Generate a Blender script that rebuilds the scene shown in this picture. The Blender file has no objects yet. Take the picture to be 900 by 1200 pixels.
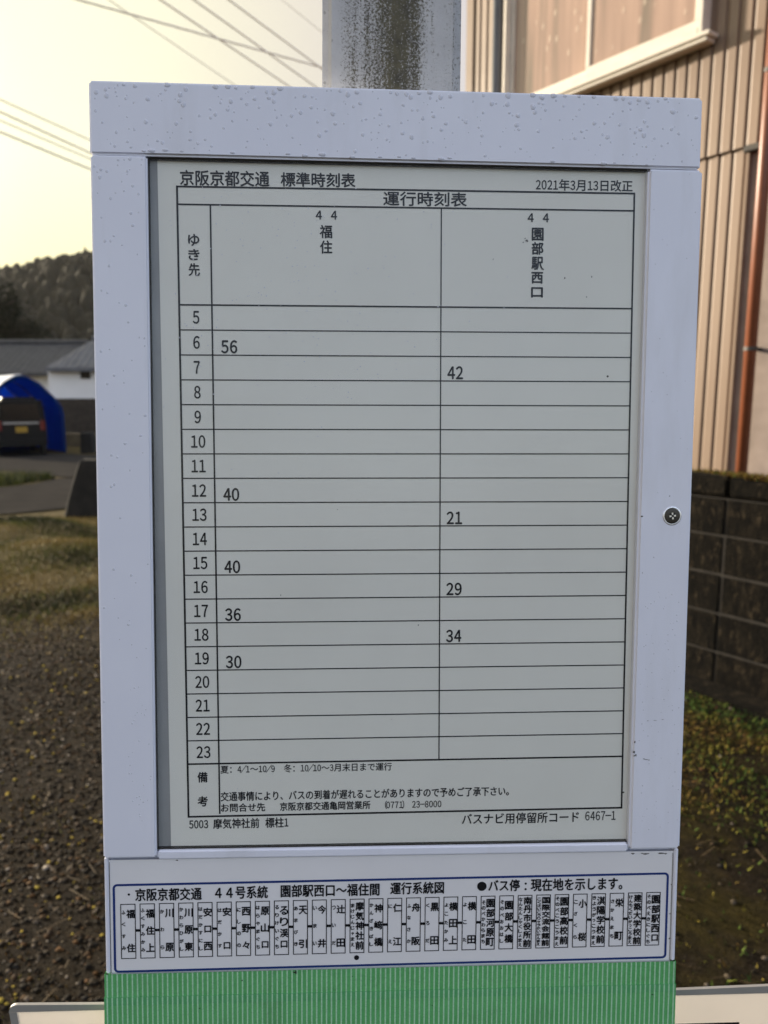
import bpy, bmesh, math, random
import numpy as np
from mathutils import Matrix, Vector
R = math.radians
rng = np.random.default_rng(7)
random.seed(7)
scn = bpy.context.scene
col = scn.collection

# ------------------------------------------------------------------ camera
PITCH, CAM_H, F = R(9.0), 1.47, 867.0          # F in pixels of a 900 px wide picture
cam_d = bpy.data.cameras.new('camera')
cam = bpy.data.objects.new('camera', cam_d); col.objects.link(cam)
cam.location = (0, 0, CAM_H); cam.rotation_euler = (R(90) - PITCH, 0, 0)
cam_d.sensor_fit = 'VERTICAL'; cam_d.sensor_height = 36.0; cam_d.lens = F / 1200 * 36
cam_d.clip_start = 0.02; cam_d.clip_end = 3000
cam_d.dof.use_dof = True; cam_d.dof.focus_distance = 0.44; cam_d.dof.aperture_fstop = 10.5
scn.camera = cam

# ------------------------------------------------------------------ sky, sun, exposure
SUN_AZ, SUN_EL = -58.0, 13.0                    # degrees, azimuth from +Y towards +X
w = bpy.data.worlds.new('World'); scn.world = w; w.use_nodes = True
nt = w.node_tree; bg = nt.nodes['Background']
sky = nt.nodes.new('ShaderNodeTexSky'); sky.sky_type = 'NISHITA'; sky.sun_disc = False
sky.sun_elevation = R(SUN_EL); sky.sun_rotation = R(SUN_AZ)
sky.air_density = 1.0; sky.dust_density = 4.0; sky.ozone_density = 1.0
# a thin veil of dawn mist in front of the clear sky: creamy round the sun, pale rose grey away from it
SKY_S = 0.15
tcw = nt.nodes.new('ShaderNodeTexCoord'); dotn = nt.nodes.new('ShaderNodeVectorMath'); dotn.operation = 'DOT_PRODUCT'
nt.links.new(tcw.outputs['Generated'], dotn.inputs[0])
dotn.inputs[1].default_value = (math.sin(R(SUN_AZ)) * math.cos(R(SUN_EL)), math.cos(R(SUN_AZ)) * math.cos(R(SUN_EL)), math.sin(R(SUN_EL)))
mr = nt.nodes.new('ShaderNodeMapRange'); mr.inputs[1].default_value = -1; mr.inputs[2].default_value = 1
nt.links.new(dotn.outputs['Value'], mr.inputs[0])
vr = nt.nodes.new('ShaderNodeValToRGB'); nt.links.new(mr.outputs[0], vr.inputs[0])
VEIL = [(0.0, (.13, .122, .150)), (.55, (.14, .128, .142)), (.68, (.160, .145, .140)), (.78, (.172, .157, .146)), (.86, (.224, .212, .165)), (.92, (.275, .268, .192)), (1.0, (.50, .46, .32))]
while len(vr.color_ramp.elements) < len(VEIL): vr.color_ramp.elements.new(.5)
for e_, (p_, c_) in zip(vr.color_ramp.elements, VEIL): e_.position = p_; e_.color = tuple(x * .89 / SKY_S / 5 for x in c_) + (1,)
sc5 = nt.nodes.new('ShaderNodeVectorMath'); sc5.operation = 'SCALE'; sc5.inputs['Scale'].default_value = 5
nt.links.new(vr.outputs[0], sc5.inputs[0])
mxw = nt.nodes.new('ShaderNodeMixRGB'); mf = nt.nodes.new('ShaderNodeMapRange'); mf.inputs[1].default_value = -.3; mf.inputs[2].default_value = .6; mf.inputs[3].default_value = .6; mf.inputs[4].default_value = .995
nt.links.new(dotn.outputs['Value'], mf.inputs[0]); nt.links.new(mf.outputs[0], mxw.inputs[0])
sxz = nt.nodes.new('ShaderNodeSeparateXYZ'); nt.links.new(tcw.outputs['Generated'], sxz.inputs[0])
br = nt.nodes.new('ShaderNodeValToRGB'); nt.links.new(sxz.outputs[2], br.inputs[0])
for e_, (p_, c_) in zip(list(br.color_ramp.elements) + [br.color_ramp.elements.new(.3)], ((0.10, (1.12, .98, .66, 1)), (1.0, (1, 1, 1, 1)), (.27, (1.0, 1.0, 1.0, 1)))): e_.position = p_; e_.color = c_
belt = nt.nodes.new('ShaderNodeMixRGB'); belt.blend_type = 'MULTIPLY'; belt.inputs[0].default_value = .8
nt.links.new(sc5.outputs[0], belt.inputs[1]); nt.links.new(br.outputs[0], belt.inputs[2])
nt.links.new(sky.outputs[0], mxw.inputs[1]); nt.links.new(belt.outputs[0], mxw.inputs[2])
nt.links.new(mxw.outputs[0], bg.inputs[0]); bg.inputs[1].default_value = SKY_S
sun_d = bpy.data.lights.new('sun', 'SUN'); sun_d.energy = 2.0; sun_d.angle = R(3.0); sun_d.color = (1, .86, .68)
sun = bpy.data.objects.new('sun', sun_d); col.objects.link(sun)
sdir = Vector((math.sin(R(SUN_AZ)) * math.cos(R(SUN_EL)), math.cos(R(SUN_AZ)) * math.cos(R(SUN_EL)), math.sin(R(SUN_EL))))
sun.rotation_euler = (-sdir).to_track_quat('-Z', 'Y').to_euler()
vs = scn.view_settings; vs.view_transform = 'Standard'; vs.look = 'None'; vs.gamma = 1; vs.use_curve_mapping = False
vs.exposure = 2.3
scn.cycles.max_bounces = 8; scn.cycles.transparent_max_bounces = 12
scn.cycles.caustics_reflective = False; scn.cycles.caustics_refractive = False

HAZE = .00006
# ------------------------------------------------------------------ helpers
def sstep(a, b, x):
    t = np.clip((x - a) / (b - a), 0, 1); return t * t * (3 - 2 * t)
def gz(x, y):                                    # ground height: falls gently towards the road, uneven near the stop
    x = np.asarray(x, float); y = np.asarray(y, float)
    near = np.clip(1 - (np.hypot(x + 1, y - 4) - 5) / 4, 0, 1)
    return -0.43 * sstep(8.0, 22.0, y) + sstep(5.2, 6.2, y) * sstep(9.2, 8.2, y) * sstep(.5, -.5, x) * .045 * (np.sin(x * 2.7 + np.sin(y * 2.1)) * np.sin(y * 3.3 + 1.1 * np.sin(x * 1.9))) + near * .010 * (np.sin(x * 2.1 + 1.3 * np.sin(y * 1.3)) + np.sin(y * 1.9 + 1.9 * np.sin(x * 1.7)) - 1)
def ray(px, py):
    c = Vector(((px - 450) / F, -(py - 600) / F, -1.0))
    return cam_rot @ c
cam_rot = cam.rotation_euler.to_matrix()
def at(px, py, Y):                               # world point seen at that pixel, at distance Y ahead
    r = ray(px, py); return Vector((0, 0, CAM_H)) + r * (Y / r.y)
def ground_at(px, py):
    r = ray(px, py); z = 0.0
    for _ in range(60):
        t = (z - CAM_H) / r.z; z = .5 * z + .5 * float(gz(0, r.y * t))
    return Vector((r.x * t, r.y * t, z))

def tag(o, label=None, cat=None, group=None, kind=None):
    if label: o['label'] = label
    if cat: o['category'] = cat
    if group: o['group'] = group
    if kind: o['kind'] = kind
    return o
def empty(name, loc=(0, 0, 0), rotz=0, **k):
    o = bpy.data.objects.new(name, None); col.objects.link(o); o.empty_display_size = .1
    o.location = loc; o.rotation_euler = (0, 0, rotz); return tag(o, **k)

class MB:
    def __init__(s): s.v = []; s.f = []; s.m = []
    def add(s, vs, fs, m=0):
        n = len(s.v); s.v += [tuple(v) for v in vs]
        for f in fs: s.f.append(tuple(i + n for i in f)); s.m.append(m)
    def box(s, a, b, m=0, M=None):
        (x0, y0, z0), (x1, y1, z1) = a, b
        vs = [Vector(p) for p in ((x0,y0,z0),(x1,y0,z0),(x1,y1,z0),(x0,y1,z0),(x0,y0,z1),(x1,y0,z1),(x1,y1,z1),(x0,y1,z1))]
        if M: vs = [M @ v for v in vs]
        s.add(vs, [(0,3,2,1),(4,5,6,7),(0,1,5,4),(1,2,6,5),(2,3,7,6),(3,0,4,7)], m)
    def prism(s, poly, y0, y1, m=0):             # polygon in x,z (counter-clockwise seen from -y) extruded along y
        n = len(poly)
        vs = [(x, y0, z) for x, z in poly] + [(x, y1, z) for x, z in poly]
        s.add(vs, [tuple(range(n)), tuple(range(2 * n - 1, n - 1, -1))] + [(i, i + n, (i + 1) % n + n, (i + 1) % n) for i in range(n)], m)
    def tube(s, pts, r, seg=10, m=0, caps=True):
        pts = [Vector(p) for p in pts]; rings = []; up = Vector((0, 0, 1)); n0 = len(s.v)
        for i, p in enumerate(pts):
            d = (pts[min(i + 1, len(pts) - 1)] - pts[max(i - 1, 0)]).normalized()
            a = d.cross(up) if abs(d.z) < .95 else d.cross(Vector((1, 0, 0)))
            a.normalize(); b = d.cross(a); rr = r[i] if isinstance(r, (list, tuple)) else r
            rings.append([p + (a * math.cos(t) + b * math.sin(t)) * rr for t in [2 * math.pi * k / seg for k in range(seg)]])
        vs = [v for rg in rings for v in rg]; fs = []
        for i in range(len(pts) - 1):
            for k in range(seg):
                fs.append((i*seg+k, i*seg+(k+1) % seg, (i+1)*seg+(k+1) % seg, (i+1)*seg+k))
        if caps: fs += [tuple(range(seg - 1, -1, -1)), tuple(range((len(pts)-1)*seg, len(pts)*seg))]
        s.add(vs, fs, m)
    def build(s, name, mats, parent=None, bevel=0, seg=2, smooth=False, **k):
        me = bpy.data.meshes.new(name); me.from_pydata(s.v, [], s.f)
        mats = mats if isinstance(mats, (list, tuple)) else [mats]
        for m in mats: me.materials.append(m)
        me.polygons.foreach_set('material_index', s.m)
        bm = bmesh.new(); bm.from_mesh(me)
        if k.pop('recalc', True): bmesh.ops.recalc_face_normals(bm, faces=bm.faces)
        if bevel:
            es = [e for e in bm.edges if len(e.link_faces) == 2 and e.calc_face_angle(0) > .5]
            bmesh.ops.bevel(bm, geom=es, offset=bevel, segments=seg, affect='EDGES', clamp_overlap=True)
        bm.to_mesh(me); bm.free()
        if smooth: me.polygons.foreach_set('use_smooth', [True] * len(me.polygons))
        o = bpy.data.objects.new(name, me); col.objects.link(o)
        if parent: o.parent = parent
        return tag(o, **k)

def np_mesh(name, V, Fc, mat, parent=None, tone=None, smooth=False, **k):   # numpy verts, equal-size faces
    me = bpy.data.meshes.new(name); V = np.asarray(V, np.float32); Fc = np.asarray(Fc, np.int32)
    n = Fc.shape[1]
    me.vertices.add(len(V)); me.vertices.foreach_set('co', V.ravel())
    me.loops.add(Fc.size); me.loops.foreach_set('vertex_index', Fc.ravel())
    me.polygons.add(len(Fc)); me.polygons.foreach_set('loop_start', np.arange(0, Fc.size, n, dtype=np.int32))
    me.polygons.foreach_set('loop_total', np.full(len(Fc), n, np.int32))
    if smooth: me.polygons.foreach_set('use_smooth', np.ones(len(Fc), bool))
    if tone is not None:
        at_ = me.attributes.new('tone', 'FLOAT', 'POINT'); at_.data.foreach_set('value', np.asarray(tone, np.float32))
    me.update(calc_edges=True); me.materials.append(mat)
    o = bpy.data.objects.new(name, me); col.objects.link(o)
    if parent: o.parent = parent
    return tag(o, **k)

# ------------------------------------------------------------------ materials
class G:                                          # tiny node-graph builder
    def __init__(s, name):
        s.m = bpy.data.materials.new(name); s.m.use_nodes = True; s.t = s.m.node_tree
        s.p = s.t.nodes['Principled BSDF']; s.out = s.t.nodes['Material Output']
        s.tc = s.t.nodes.new('ShaderNodeTexCoord')
    def n(s, kind, **k):
        nd = s.t.nodes.new('ShaderNode' + kind)
        for a, b in k.items():
            if a.startswith('i_'):
                s.set(nd.inputs[int(a[2:]) if a[2:].isdigit() else a[2:].replace('_', ' ')], b)
            else: setattr(nd, a, b)
        return nd
    def set(s, inp, v):
        if isinstance(v, bpy.types.NodeSocket): s.t.links.new(v, inp)
        elif isinstance(v, bpy.types.Node): s.t.links.new(v.outputs[0], inp)
        elif isinstance(v, tuple) and len(v) == 3 and inp.type == 'RGBA': inp.default_value = (*v, 1)
        else: inp.default_value = v
    def co(s, scale=(1, 1, 1), kind='Object', rot=(0, 0, 0)):
        mp = s.n('Mapping'); s.set(mp.inputs[0], s.tc.outputs[kind]); mp.inputs['Scale'].default_value = scale; mp.inputs['Rotation'].default_value = rot
        return mp.outputs[0]
    def noise(s, sc, det=4, rough=.55, v=None, dist=0):
        nd = s.n('TexNoise'); s.set(nd.inputs['Vector'], v if v is not None else s.co())
        nd.inputs['Scale'].default_value = sc; nd.inputs['Detail'].default_value = det; nd.inputs['Roughness'].default_value = rough; nd.inputs['Distortion'].default_value = dist
        return nd.outputs[0]
    def ramp(s, fac, stops, interp='LINEAR'):
        nd = s.n('ValToRGB'); s.set(nd.inputs[0], fac); cr = nd.color_ramp; cr.interpolation = interp
        while len(cr.elements) < len(stops): cr.elements.new(.5)
        for e, (p, c) in zip(cr.elements, stops):
            e.position = p; e.color = (*c, 1) if isinstance(c, tuple) else (c, c, c, 1)
        return nd.outputs[0]
    def mix(s, fac, a, b, mode='MIX'):
        nd = s.n('MixRGB', blend_type=mode); s.set(nd.inputs[0], fac); s.set(nd.inputs[1], a); s.set(nd.inputs[2], b); return nd.outputs[0]
    def math(s, op, a, b=0.0, clamp=False):
        nd = s.n('Math', operation=op, use_clamp=clamp); s.set(nd.inputs[0], a); s.set(nd.inputs[1], b); return nd.outputs[0]
    def schlick(s, f0):                           # reflectance rising towards grazing, the same on both faces
        lw = s.n('LayerWeight'); lw.inputs[0].default_value = .5
        return s.math('ADD', s.math('MULTIPLY', s.math('POWER', lw.outputs['Facing'], 5.0), 1 - f0), f0)
    def bump(s, h, strength=.3, dist=.01):
        nd = s.n('Bump'); nd.inputs['Strength'].default_value = strength; nd.inputs['Distance'].default_value = dist
        s.set(nd.inputs['Height'], h); s.set(s.p.inputs['Normal'], nd.outputs[0]); return nd
    def fin(s, color=None, rough=.6, metal=0, spec=.5, coat=0, coat_rough=.1):
        if color is not None: s.set(s.p.inputs['Base Color'], color)
        s.set(s.p.inputs['Roughness'], rough); s.p.inputs['Metallic'].default_value = metal
        s.p.inputs['Specular IOR Level'].default_value = spec
        if coat: s.p.inputs['Coat Weight'].default_value = coat; s.p.inputs['Coat Roughness'].default_value = coat_rough
        return s.m

def simple(name, c, rough=.6, metal=0, var=.12, sc=20, bump=0, spec=.5, bsc=None):
    g = G(name); n = g.noise(sc, 5)
    lo = tuple(max(0, x * (1 - var)) for x in c); hi = tuple(x * (1 + var) for x in c)
    cc = g.ramp(n, [(.3, lo), (.7, hi)])
    if bump: g.bump(g.noise(bsc or sc * 3, 4), bump, .005)
    return g.fin(cc, rough, metal, spec)

def mat_white_paint():
    g = G('white_painted_metal')
    n = g.noise(14, 5); c = g.ramp(n, [(.3, (.80, .815, .90)), (.7, (.84, .855, .935))])
    vo = g.n('TexVoronoi', feature='F1'); g.set(vo.inputs['Vector'], g.co()); vo.inputs['Scale'].default_value = 95
    spk = g.math('LESS_THAN', vo.outputs['Distance'], .055)
    gate = g.math('GREATER_THAN', g.n('SeparateColor', i_0=vo.outputs['Color']).outputs[0], .972)
    c = g.mix(g.math('MULTIPLY', g.math('MULTIPLY', spk, gate), .8), c, (.12, .1, .08))
    st = g.ramp(g.noise(9, 6, .6, g.co((3, 3, .6))), [(.52, 0.0), (.75, .28)])
    c = g.mix(st, c, (.50, .49, .47))
    g.bump(g.noise(1300, 2), .12, .0004)
    return g.fin(c, .38, 0, .5)
M_WHITE = mat_white_paint()

def mat_paper():
    g = G('timetable_paper')
    c = g.ramp(g.noise(9, 5), [(.3, (.84, .82, .755)), (.7, (.89, .87, .80))])
    vo = g.n('TexVoronoi', feature='F1'); g.set(vo.inputs['Vector'], g.co()); vo.inputs['Scale'].default_value = 60
    spk = g.math('LESS_THAN', vo.outputs['Distance'], .045)
    gate = g.math('GREATER_THAN', g.n('SeparateColor', i_0=vo.outputs['Color']).outputs[0], .93)
    c = g.mix(g.math('MULTIPLY', spk, gate), c, (.08, .07, .06))
    wv = g.noise(5, 3, .5, g.co((1, 1, .7))); c = g.mix(g.ramp(wv, [(.42, .0), (.7, .16)]), c, (.62, .58, .50))
    b_ = g.n('Bump'); b_.inputs['Strength'].default_value = .25; b_.inputs['Distance'].default_value = .004; g.set(b_.inputs['Height'], g.noise(11, 2)); g.set(g.p.inputs['Normal'], b_.outputs[0])
    return g.fin(c, .8, 0, .2)
M_PAPER = mat_paper()
M_INK = simple('black_print', (.008, .008, .010), .7, var=.2, sc=300, spec=.2)
M_BLUE = simple('blue_print', (.006, .03, .17), .5, var=.1)

def mat_cover():
    g = G('clear_acrylic_cover')
    gl = g.n('BsdfGlossy'); gl.inputs['Roughness'].default_value = .22; gl.inputs['Color'].default_value = (1, 1, 1, 1)
    tr = g.n('BsdfTransparent'); tr.inputs['Color'].default_value = (.995, 1, .995, 1)
    fr = g.schlick(.014)
    b = g.n('Bump'); b.inputs['Strength'].default_value = .6; b.inputs['Distance'].default_value = .0006
    vo = g.n('TexVoronoi', feature='SMOOTH_F1'); g.set(vo.inputs['Vector'], g.co()); vo.inputs['Scale'].default_value = 330
    bump_h = g.math('MULTIPLY', g.ramp(vo.outputs['Distance'], [(0, 1.0), (.35, 0.0)]), g.ramp(g.noise(45, 4), [(.5, 0.0), (.62, 1.0)]))
    g.set(b.inputs['Height'], bump_h)
    g.set(gl.inputs['Normal'], b.outputs[0])
    dif = g.n('BsdfDiffuse'); dif.inputs['Color'].default_value = (.55, .56, .57, 1)
    m1 = g.n('MixShader'); m1.inputs[0].default_value = .012; g.set(m1.inputs[1], tr.outputs[0]); g.set(m1.inputs[2], dif.outputs[0])
    ms = g.n('MixShader'); g.set(ms.inputs[0], fr); g.set(ms.inputs[1], m1.outputs[0]); g.set(ms.inputs[2], gl.outputs[0])
    g.set(g.out.inputs[0], ms.outputs[0]); g.t.nodes.remove(g.p)
    return g.m
M_COVER = mat_cover()

def mat_water():                                  # clear drops flat on white paint: they show the paint through them
    g = G('water_drop'); g.fin((.86, .875, .95), .12, 0, .45); g.p.inputs['Alpha'].default_value = .72; return g.m
M_DROP = mat_water()

def mat_tape():
    g = G('green_plastic_tape')
    sx = g.n('SeparateXYZ', i_0=g.tc.outputs['Object'])
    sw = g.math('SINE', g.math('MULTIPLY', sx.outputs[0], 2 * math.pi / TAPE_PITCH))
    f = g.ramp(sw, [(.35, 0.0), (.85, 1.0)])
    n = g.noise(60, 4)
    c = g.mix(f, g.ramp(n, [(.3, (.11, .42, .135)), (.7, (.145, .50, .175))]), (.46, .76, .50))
    fine = g.noise(900, 2); c = g.mix(g.ramp(fine, [(.45, 0.0), (.75, .35)]), c, (.05, .24, .085))
    gr = g.noise(34, 6, .7, g.co((1, 1, .5))); c = g.mix(g.ramp(gr, [(.54, 0.0), (.75, .38)]), c, (.07, .17, .07))
    g.bump(fine, .25, .0004)
    return g.fin(c, g.ramp(gr, [(.3, .28), (.7, .5)]), 0, .5)
TAPE_PITCH = .00318
M_TAPE = mat_tape()

def mat_post():
    g = G('weathered_concrete_post')
    base = g.ramp(g.noise(30, 6, .65), [(.3, (.53, .53, .535)), (.7, (.66, .66, .66))])
    sx = g.n('SeparateXYZ', i_0=g.tc.outputs['Object'])
    band = g.ramp(g.math('ADD', sx.outputs[0], .5), [(.458, .10), (.478, .50), (.492, .80), (.503, 1.0), (.514, .86), (.524, .38), (.546, .42)])
    streak = g.noise(85, 5, .6, g.co((1.6, 1.6, .06)))
    fine = g.noise(640, 4, .8)
    a = g.math('ADD', g.math('MULTIPLY', streak, .36), g.math('MULTIPLY', fine, .70))
    a = g.math('ADD', a, g.math('MULTIPLY', band, .30))
    mk = g.ramp(a, [(.675, 0.0), (.775, .9)])
    c = g.mix(mk, base, g.ramp(g.noise(150, 3), [(.3, (.04, .035, .014)), (.7, (.115, .098, .045))]))
    pit = g.noise(520, 4, .75)
    g.bump(g.math('ADD', pit, g.math('MULTIPLY', mk, .4)), .55, .002)
    pv_ = g.n('TexVoronoi', feature='F1'); g.set(pv_.inputs['Vector'], g.co((1, 1, .8))); pv_.inputs['Scale'].default_value = 210
    pg = g.math('GREATER_THAN', g.n('SeparateColor', i_0=pv_.outputs['Color']).outputs[0], .72)
    c = g.mix(g.math('MULTIPLY', g.ramp(pv_.outputs['Distance'], [(.10, .45), (.24, 0.0)]), pg), c, (.16, .155, .15))
    return g.fin(c, .98, 0, .05)
M_POST = mat_post()

def mat_siding():
    g = G('tan_corrugated_siding')
    n = g.noise(1.2, 5); c = g.ramp(n, [(.3, (.240, .170, .124)), (.7, (.285, .208, .154))])
    n2 = g.noise(3, 6, .6, g.co((9, 9, .5))); c = g.mix(g.ramp(n2, [(.46, 0.0), (.75, .5)]), c, (.22, .145, .095))
    sp = g.n('TexVoronoi'); g.set(sp.inputs['Vector'], g.co()); sp.inputs['Scale'].default_value = 7
    c = g.mix(g.math('MULTIPLY', g.ramp(sp.outputs['Distance'], [(.0, 1.0), (.12, 0.0)]), .35), c, (.26, .17, .11))
    g.bump(g.noise(40, 3), .08, .003)
    return g.fin(c, .45, 0, .5)
M_SIDING = mat_siding()
M_MORTAR = simple('mauve_mortar_wall', (.30, .245, .215), .9, var=.18, sc=6, bump=.3)
M_PIPE = simple('brown_drainpipe_plastic', (.22, .070, .032), .4, var=.12, sc=9)
M_DARKPIPE = simple('slate_grey_pipe', (.085, .095, .115), .4, var=.1, sc=9)
M_ALU = simple('cream_window_frame', (.80, .74, .65), .4, var=.06, sc=12)
M_DARKMETAL = simple('dark_flashing', (.05, .045, .04), .5)

def mat_glass_fig():
    g = G('figured_window_glass')
    sx = g.n('SeparateXYZ', i_0=g.tc.outputs['Object'])
    fold = g.noise(9, 3, .5, g.co((1, 1, .04)))
    c = g.ramp(fold, [(.32, (.24, .19, .155)), (.48, (.40, .275, .225)), (.68, (.52, .36, .29))])
    vo = g.n('TexVoronoi', feature='F1'); g.set(vo.inputs['Vector'], g.co((1, 1, .6), rot=(0, R(25), 0))); vo.inputs['Scale'].default_value = 12
    leaf = g.ramp(vo.outputs['Distance'], [(.10, 1.0), (.22, 0.0)])
    c = g.mix(g.math('MULTIPLY', leaf, .45), c, (.62, .50, .40))
    g.bump(g.math('ADD', leaf, g.noise(60, 3)), .35, .004)
    return g.fin(c, .22, 0, .6)
M_FIG = mat_glass_fig()

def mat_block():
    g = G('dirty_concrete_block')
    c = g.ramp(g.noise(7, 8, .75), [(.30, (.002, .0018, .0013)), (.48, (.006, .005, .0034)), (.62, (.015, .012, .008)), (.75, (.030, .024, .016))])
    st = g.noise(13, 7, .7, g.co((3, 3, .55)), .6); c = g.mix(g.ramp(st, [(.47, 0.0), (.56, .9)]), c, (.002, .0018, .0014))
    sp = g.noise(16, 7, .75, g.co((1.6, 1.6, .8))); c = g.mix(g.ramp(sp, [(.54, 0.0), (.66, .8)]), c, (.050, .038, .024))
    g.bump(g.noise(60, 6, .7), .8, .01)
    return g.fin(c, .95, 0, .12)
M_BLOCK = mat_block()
M_JOINT = simple('block_mortar_joint', (.020, .017, .014), .95, var=.35, sc=12, bump=.3)

def mat_tone(name, stops, rough=.85, sc=None, spec=.25):
    g = G(name); a = g.n('Attribute', attribute_name='tone'); c = g.ramp(a.outputs['Fac'], stops)
    if sc: c = g.mix(g.ramp(g.noise(sc, 4), [(.35, 0.0), (.7, .45)]), c, (.03, .026, .02))
    return g.fin(c, rough, 0, spec)
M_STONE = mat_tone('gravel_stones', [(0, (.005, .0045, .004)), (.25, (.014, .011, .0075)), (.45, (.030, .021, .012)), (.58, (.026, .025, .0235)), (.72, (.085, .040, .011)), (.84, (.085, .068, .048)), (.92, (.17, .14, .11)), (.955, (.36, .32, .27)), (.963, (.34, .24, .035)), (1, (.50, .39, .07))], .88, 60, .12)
M_BLADE = mat_tone('turf_blades', [(0, (.016, .024, .004)), (.22, (.075, .095, .012)), (.42, (.16, .155, .024)), (.7, (.21, .15, .036)), (1, (.30, .22, .075))], .8)
M_MOSS = mat_tone('moss_blades', [(0, (.026, .070, .009)), (.3, (.075, .115, .016)), (.55, (.17, .145, .020)), (.8, (.13, .075, .015)), (1, (.10, .050, .012))], .85)

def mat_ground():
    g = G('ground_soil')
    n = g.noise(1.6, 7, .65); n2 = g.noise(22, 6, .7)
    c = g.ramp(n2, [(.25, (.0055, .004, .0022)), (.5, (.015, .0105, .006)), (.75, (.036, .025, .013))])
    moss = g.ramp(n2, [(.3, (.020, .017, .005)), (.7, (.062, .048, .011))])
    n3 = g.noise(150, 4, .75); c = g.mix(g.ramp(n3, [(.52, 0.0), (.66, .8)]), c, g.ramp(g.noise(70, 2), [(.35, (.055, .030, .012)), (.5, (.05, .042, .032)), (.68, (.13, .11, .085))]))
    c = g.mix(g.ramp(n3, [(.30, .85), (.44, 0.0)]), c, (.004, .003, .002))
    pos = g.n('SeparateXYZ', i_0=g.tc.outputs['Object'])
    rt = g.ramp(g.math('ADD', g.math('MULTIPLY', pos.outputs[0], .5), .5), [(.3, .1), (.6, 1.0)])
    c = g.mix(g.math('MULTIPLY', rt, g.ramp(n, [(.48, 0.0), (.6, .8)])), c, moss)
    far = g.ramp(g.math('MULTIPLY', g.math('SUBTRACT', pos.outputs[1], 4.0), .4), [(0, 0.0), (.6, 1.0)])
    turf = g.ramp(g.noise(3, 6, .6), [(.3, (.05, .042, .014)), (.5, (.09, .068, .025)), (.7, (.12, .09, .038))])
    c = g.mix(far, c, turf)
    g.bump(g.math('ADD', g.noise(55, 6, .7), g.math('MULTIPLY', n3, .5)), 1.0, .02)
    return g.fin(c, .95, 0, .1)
M_GROUND = mat_ground()
def mat_road():
    g = G('worn_asphalt'); c = g.ramp(g.noise(2.2, 7, .6), [(.3, (.040, .038, .035)), (.7, (.058, .054, .049))])
    g.bump(g.noise(90, 3), .4, .006); return g.fin(c, 1.0, 0, 0.0)
M_ROAD = mat_road()
def mat_drops_hill():
    g = G('forest_floor'); return g.fin(g.ramp(g.noise(.08, 5), [(.3, (.02, .022, .010)), (.7, (.05, .045, .022))]), .95, 0, .1)
M_HILL = mat_drops_hill()
M_FOREST = mat_tone('forest_crowns', [(0, (.013, .0135, .008)), (.5, (.017, .0165, .010)), (1, (.021, .0195, .012))], .95)
M_LEAF = mat_tone('evergreen_leaves', [(0, (.005, .007, .003)), (.6, (.011, .013, .006)), (1, (.02, .021, .009))], .9)
M_BARK = simple('tree_bark', (.05, .035, .025), .95, var=.3, sc=14, bump=.6)

# ================================================================== SETTING
def axis(lo, hi, near_lo, near_hi, fine):
    a = list(np.arange(near_lo, near_hi + 1e-6, fine)); s = fine
    x = near_hi
    while x < hi: s *= 1.35; x += s; a.append(min(x, hi))
    s = fine; x = near_lo
    while x > lo: s *= 1.35; x -= s; a.insert(0, max(x, lo))
    return np.array(a)
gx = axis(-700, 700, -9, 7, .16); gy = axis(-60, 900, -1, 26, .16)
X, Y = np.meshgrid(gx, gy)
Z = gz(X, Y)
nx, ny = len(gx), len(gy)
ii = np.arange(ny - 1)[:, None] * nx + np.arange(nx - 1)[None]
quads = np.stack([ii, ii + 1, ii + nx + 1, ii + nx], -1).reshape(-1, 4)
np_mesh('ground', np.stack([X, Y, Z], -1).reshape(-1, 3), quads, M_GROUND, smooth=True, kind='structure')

# road: a lane crossing behind the verge and a side lane leaving towards the tent
def strip(name, pts_a, pts_b, mat, dz, **k):      # ribbon between two ground curves, following the terrain
    A = np.array(pts_a, float); B = np.array(pts_b, float); n = 90
    def resample(P):
        d = np.r_[0, np.cumsum(np.hypot(*np.diff(P, axis=0).T))]; t = np.linspace(0, d[-1], n)
        return np.stack([np.interp(t, d, P[:, 0]), np.interp(t, d, P[:, 1])], -1)
    A, B = resample(A), resample(B); m = 12
    P = A[:, None] * (1 - np.linspace(0, 1, m))[None, :, None] + B[:, None] * np.linspace(0, 1, m)[None, :, None]
    V = np.concatenate([P, (gz(P[..., 0], P[..., 1]) + dz)[..., None]], -1).reshape(-1, 3)
    q = np.arange(n - 1)[:, None] * m + np.arange(m - 1)[None]
    return np_mesh(name, V, np.stack([q, q + 1, q + m + 1, q + m], -1).reshape(-1, 4), mat, smooth=True, **k)
def gp(px, py): p = ground_at(px, py); return (p.x, p.y)
near_edge = [(-14, 7.6), (-8, 8.35), gp(0, 607), gp(50, 601), gp(105, 592), (0, 10.6), (6, 12.5), (16, 15)]
far_edge = [(-14, 10.6), (-9, 11.2), gp(0, 573), gp(40, 568), gp(70, 561), (-.6, 15.2), (5, 17.5), (15, 20)]
strip('road', near_edge, far_edge, M_ROAD, .016, kind='structure')
side_a = [(-26, 13.4), (-12, 14.6), gp(0, 552), gp(45, 556), gp(72, 560), (-1.5, 15.2)]
side_b = [(-26, 21), (-14, 21.5), gp(0, 531), gp(45, 531), gp(85, 533), (-2.4, 21)]
strip('side_lane', side_a, side_b, M_ROAD, .020, kind='structure')

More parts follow.
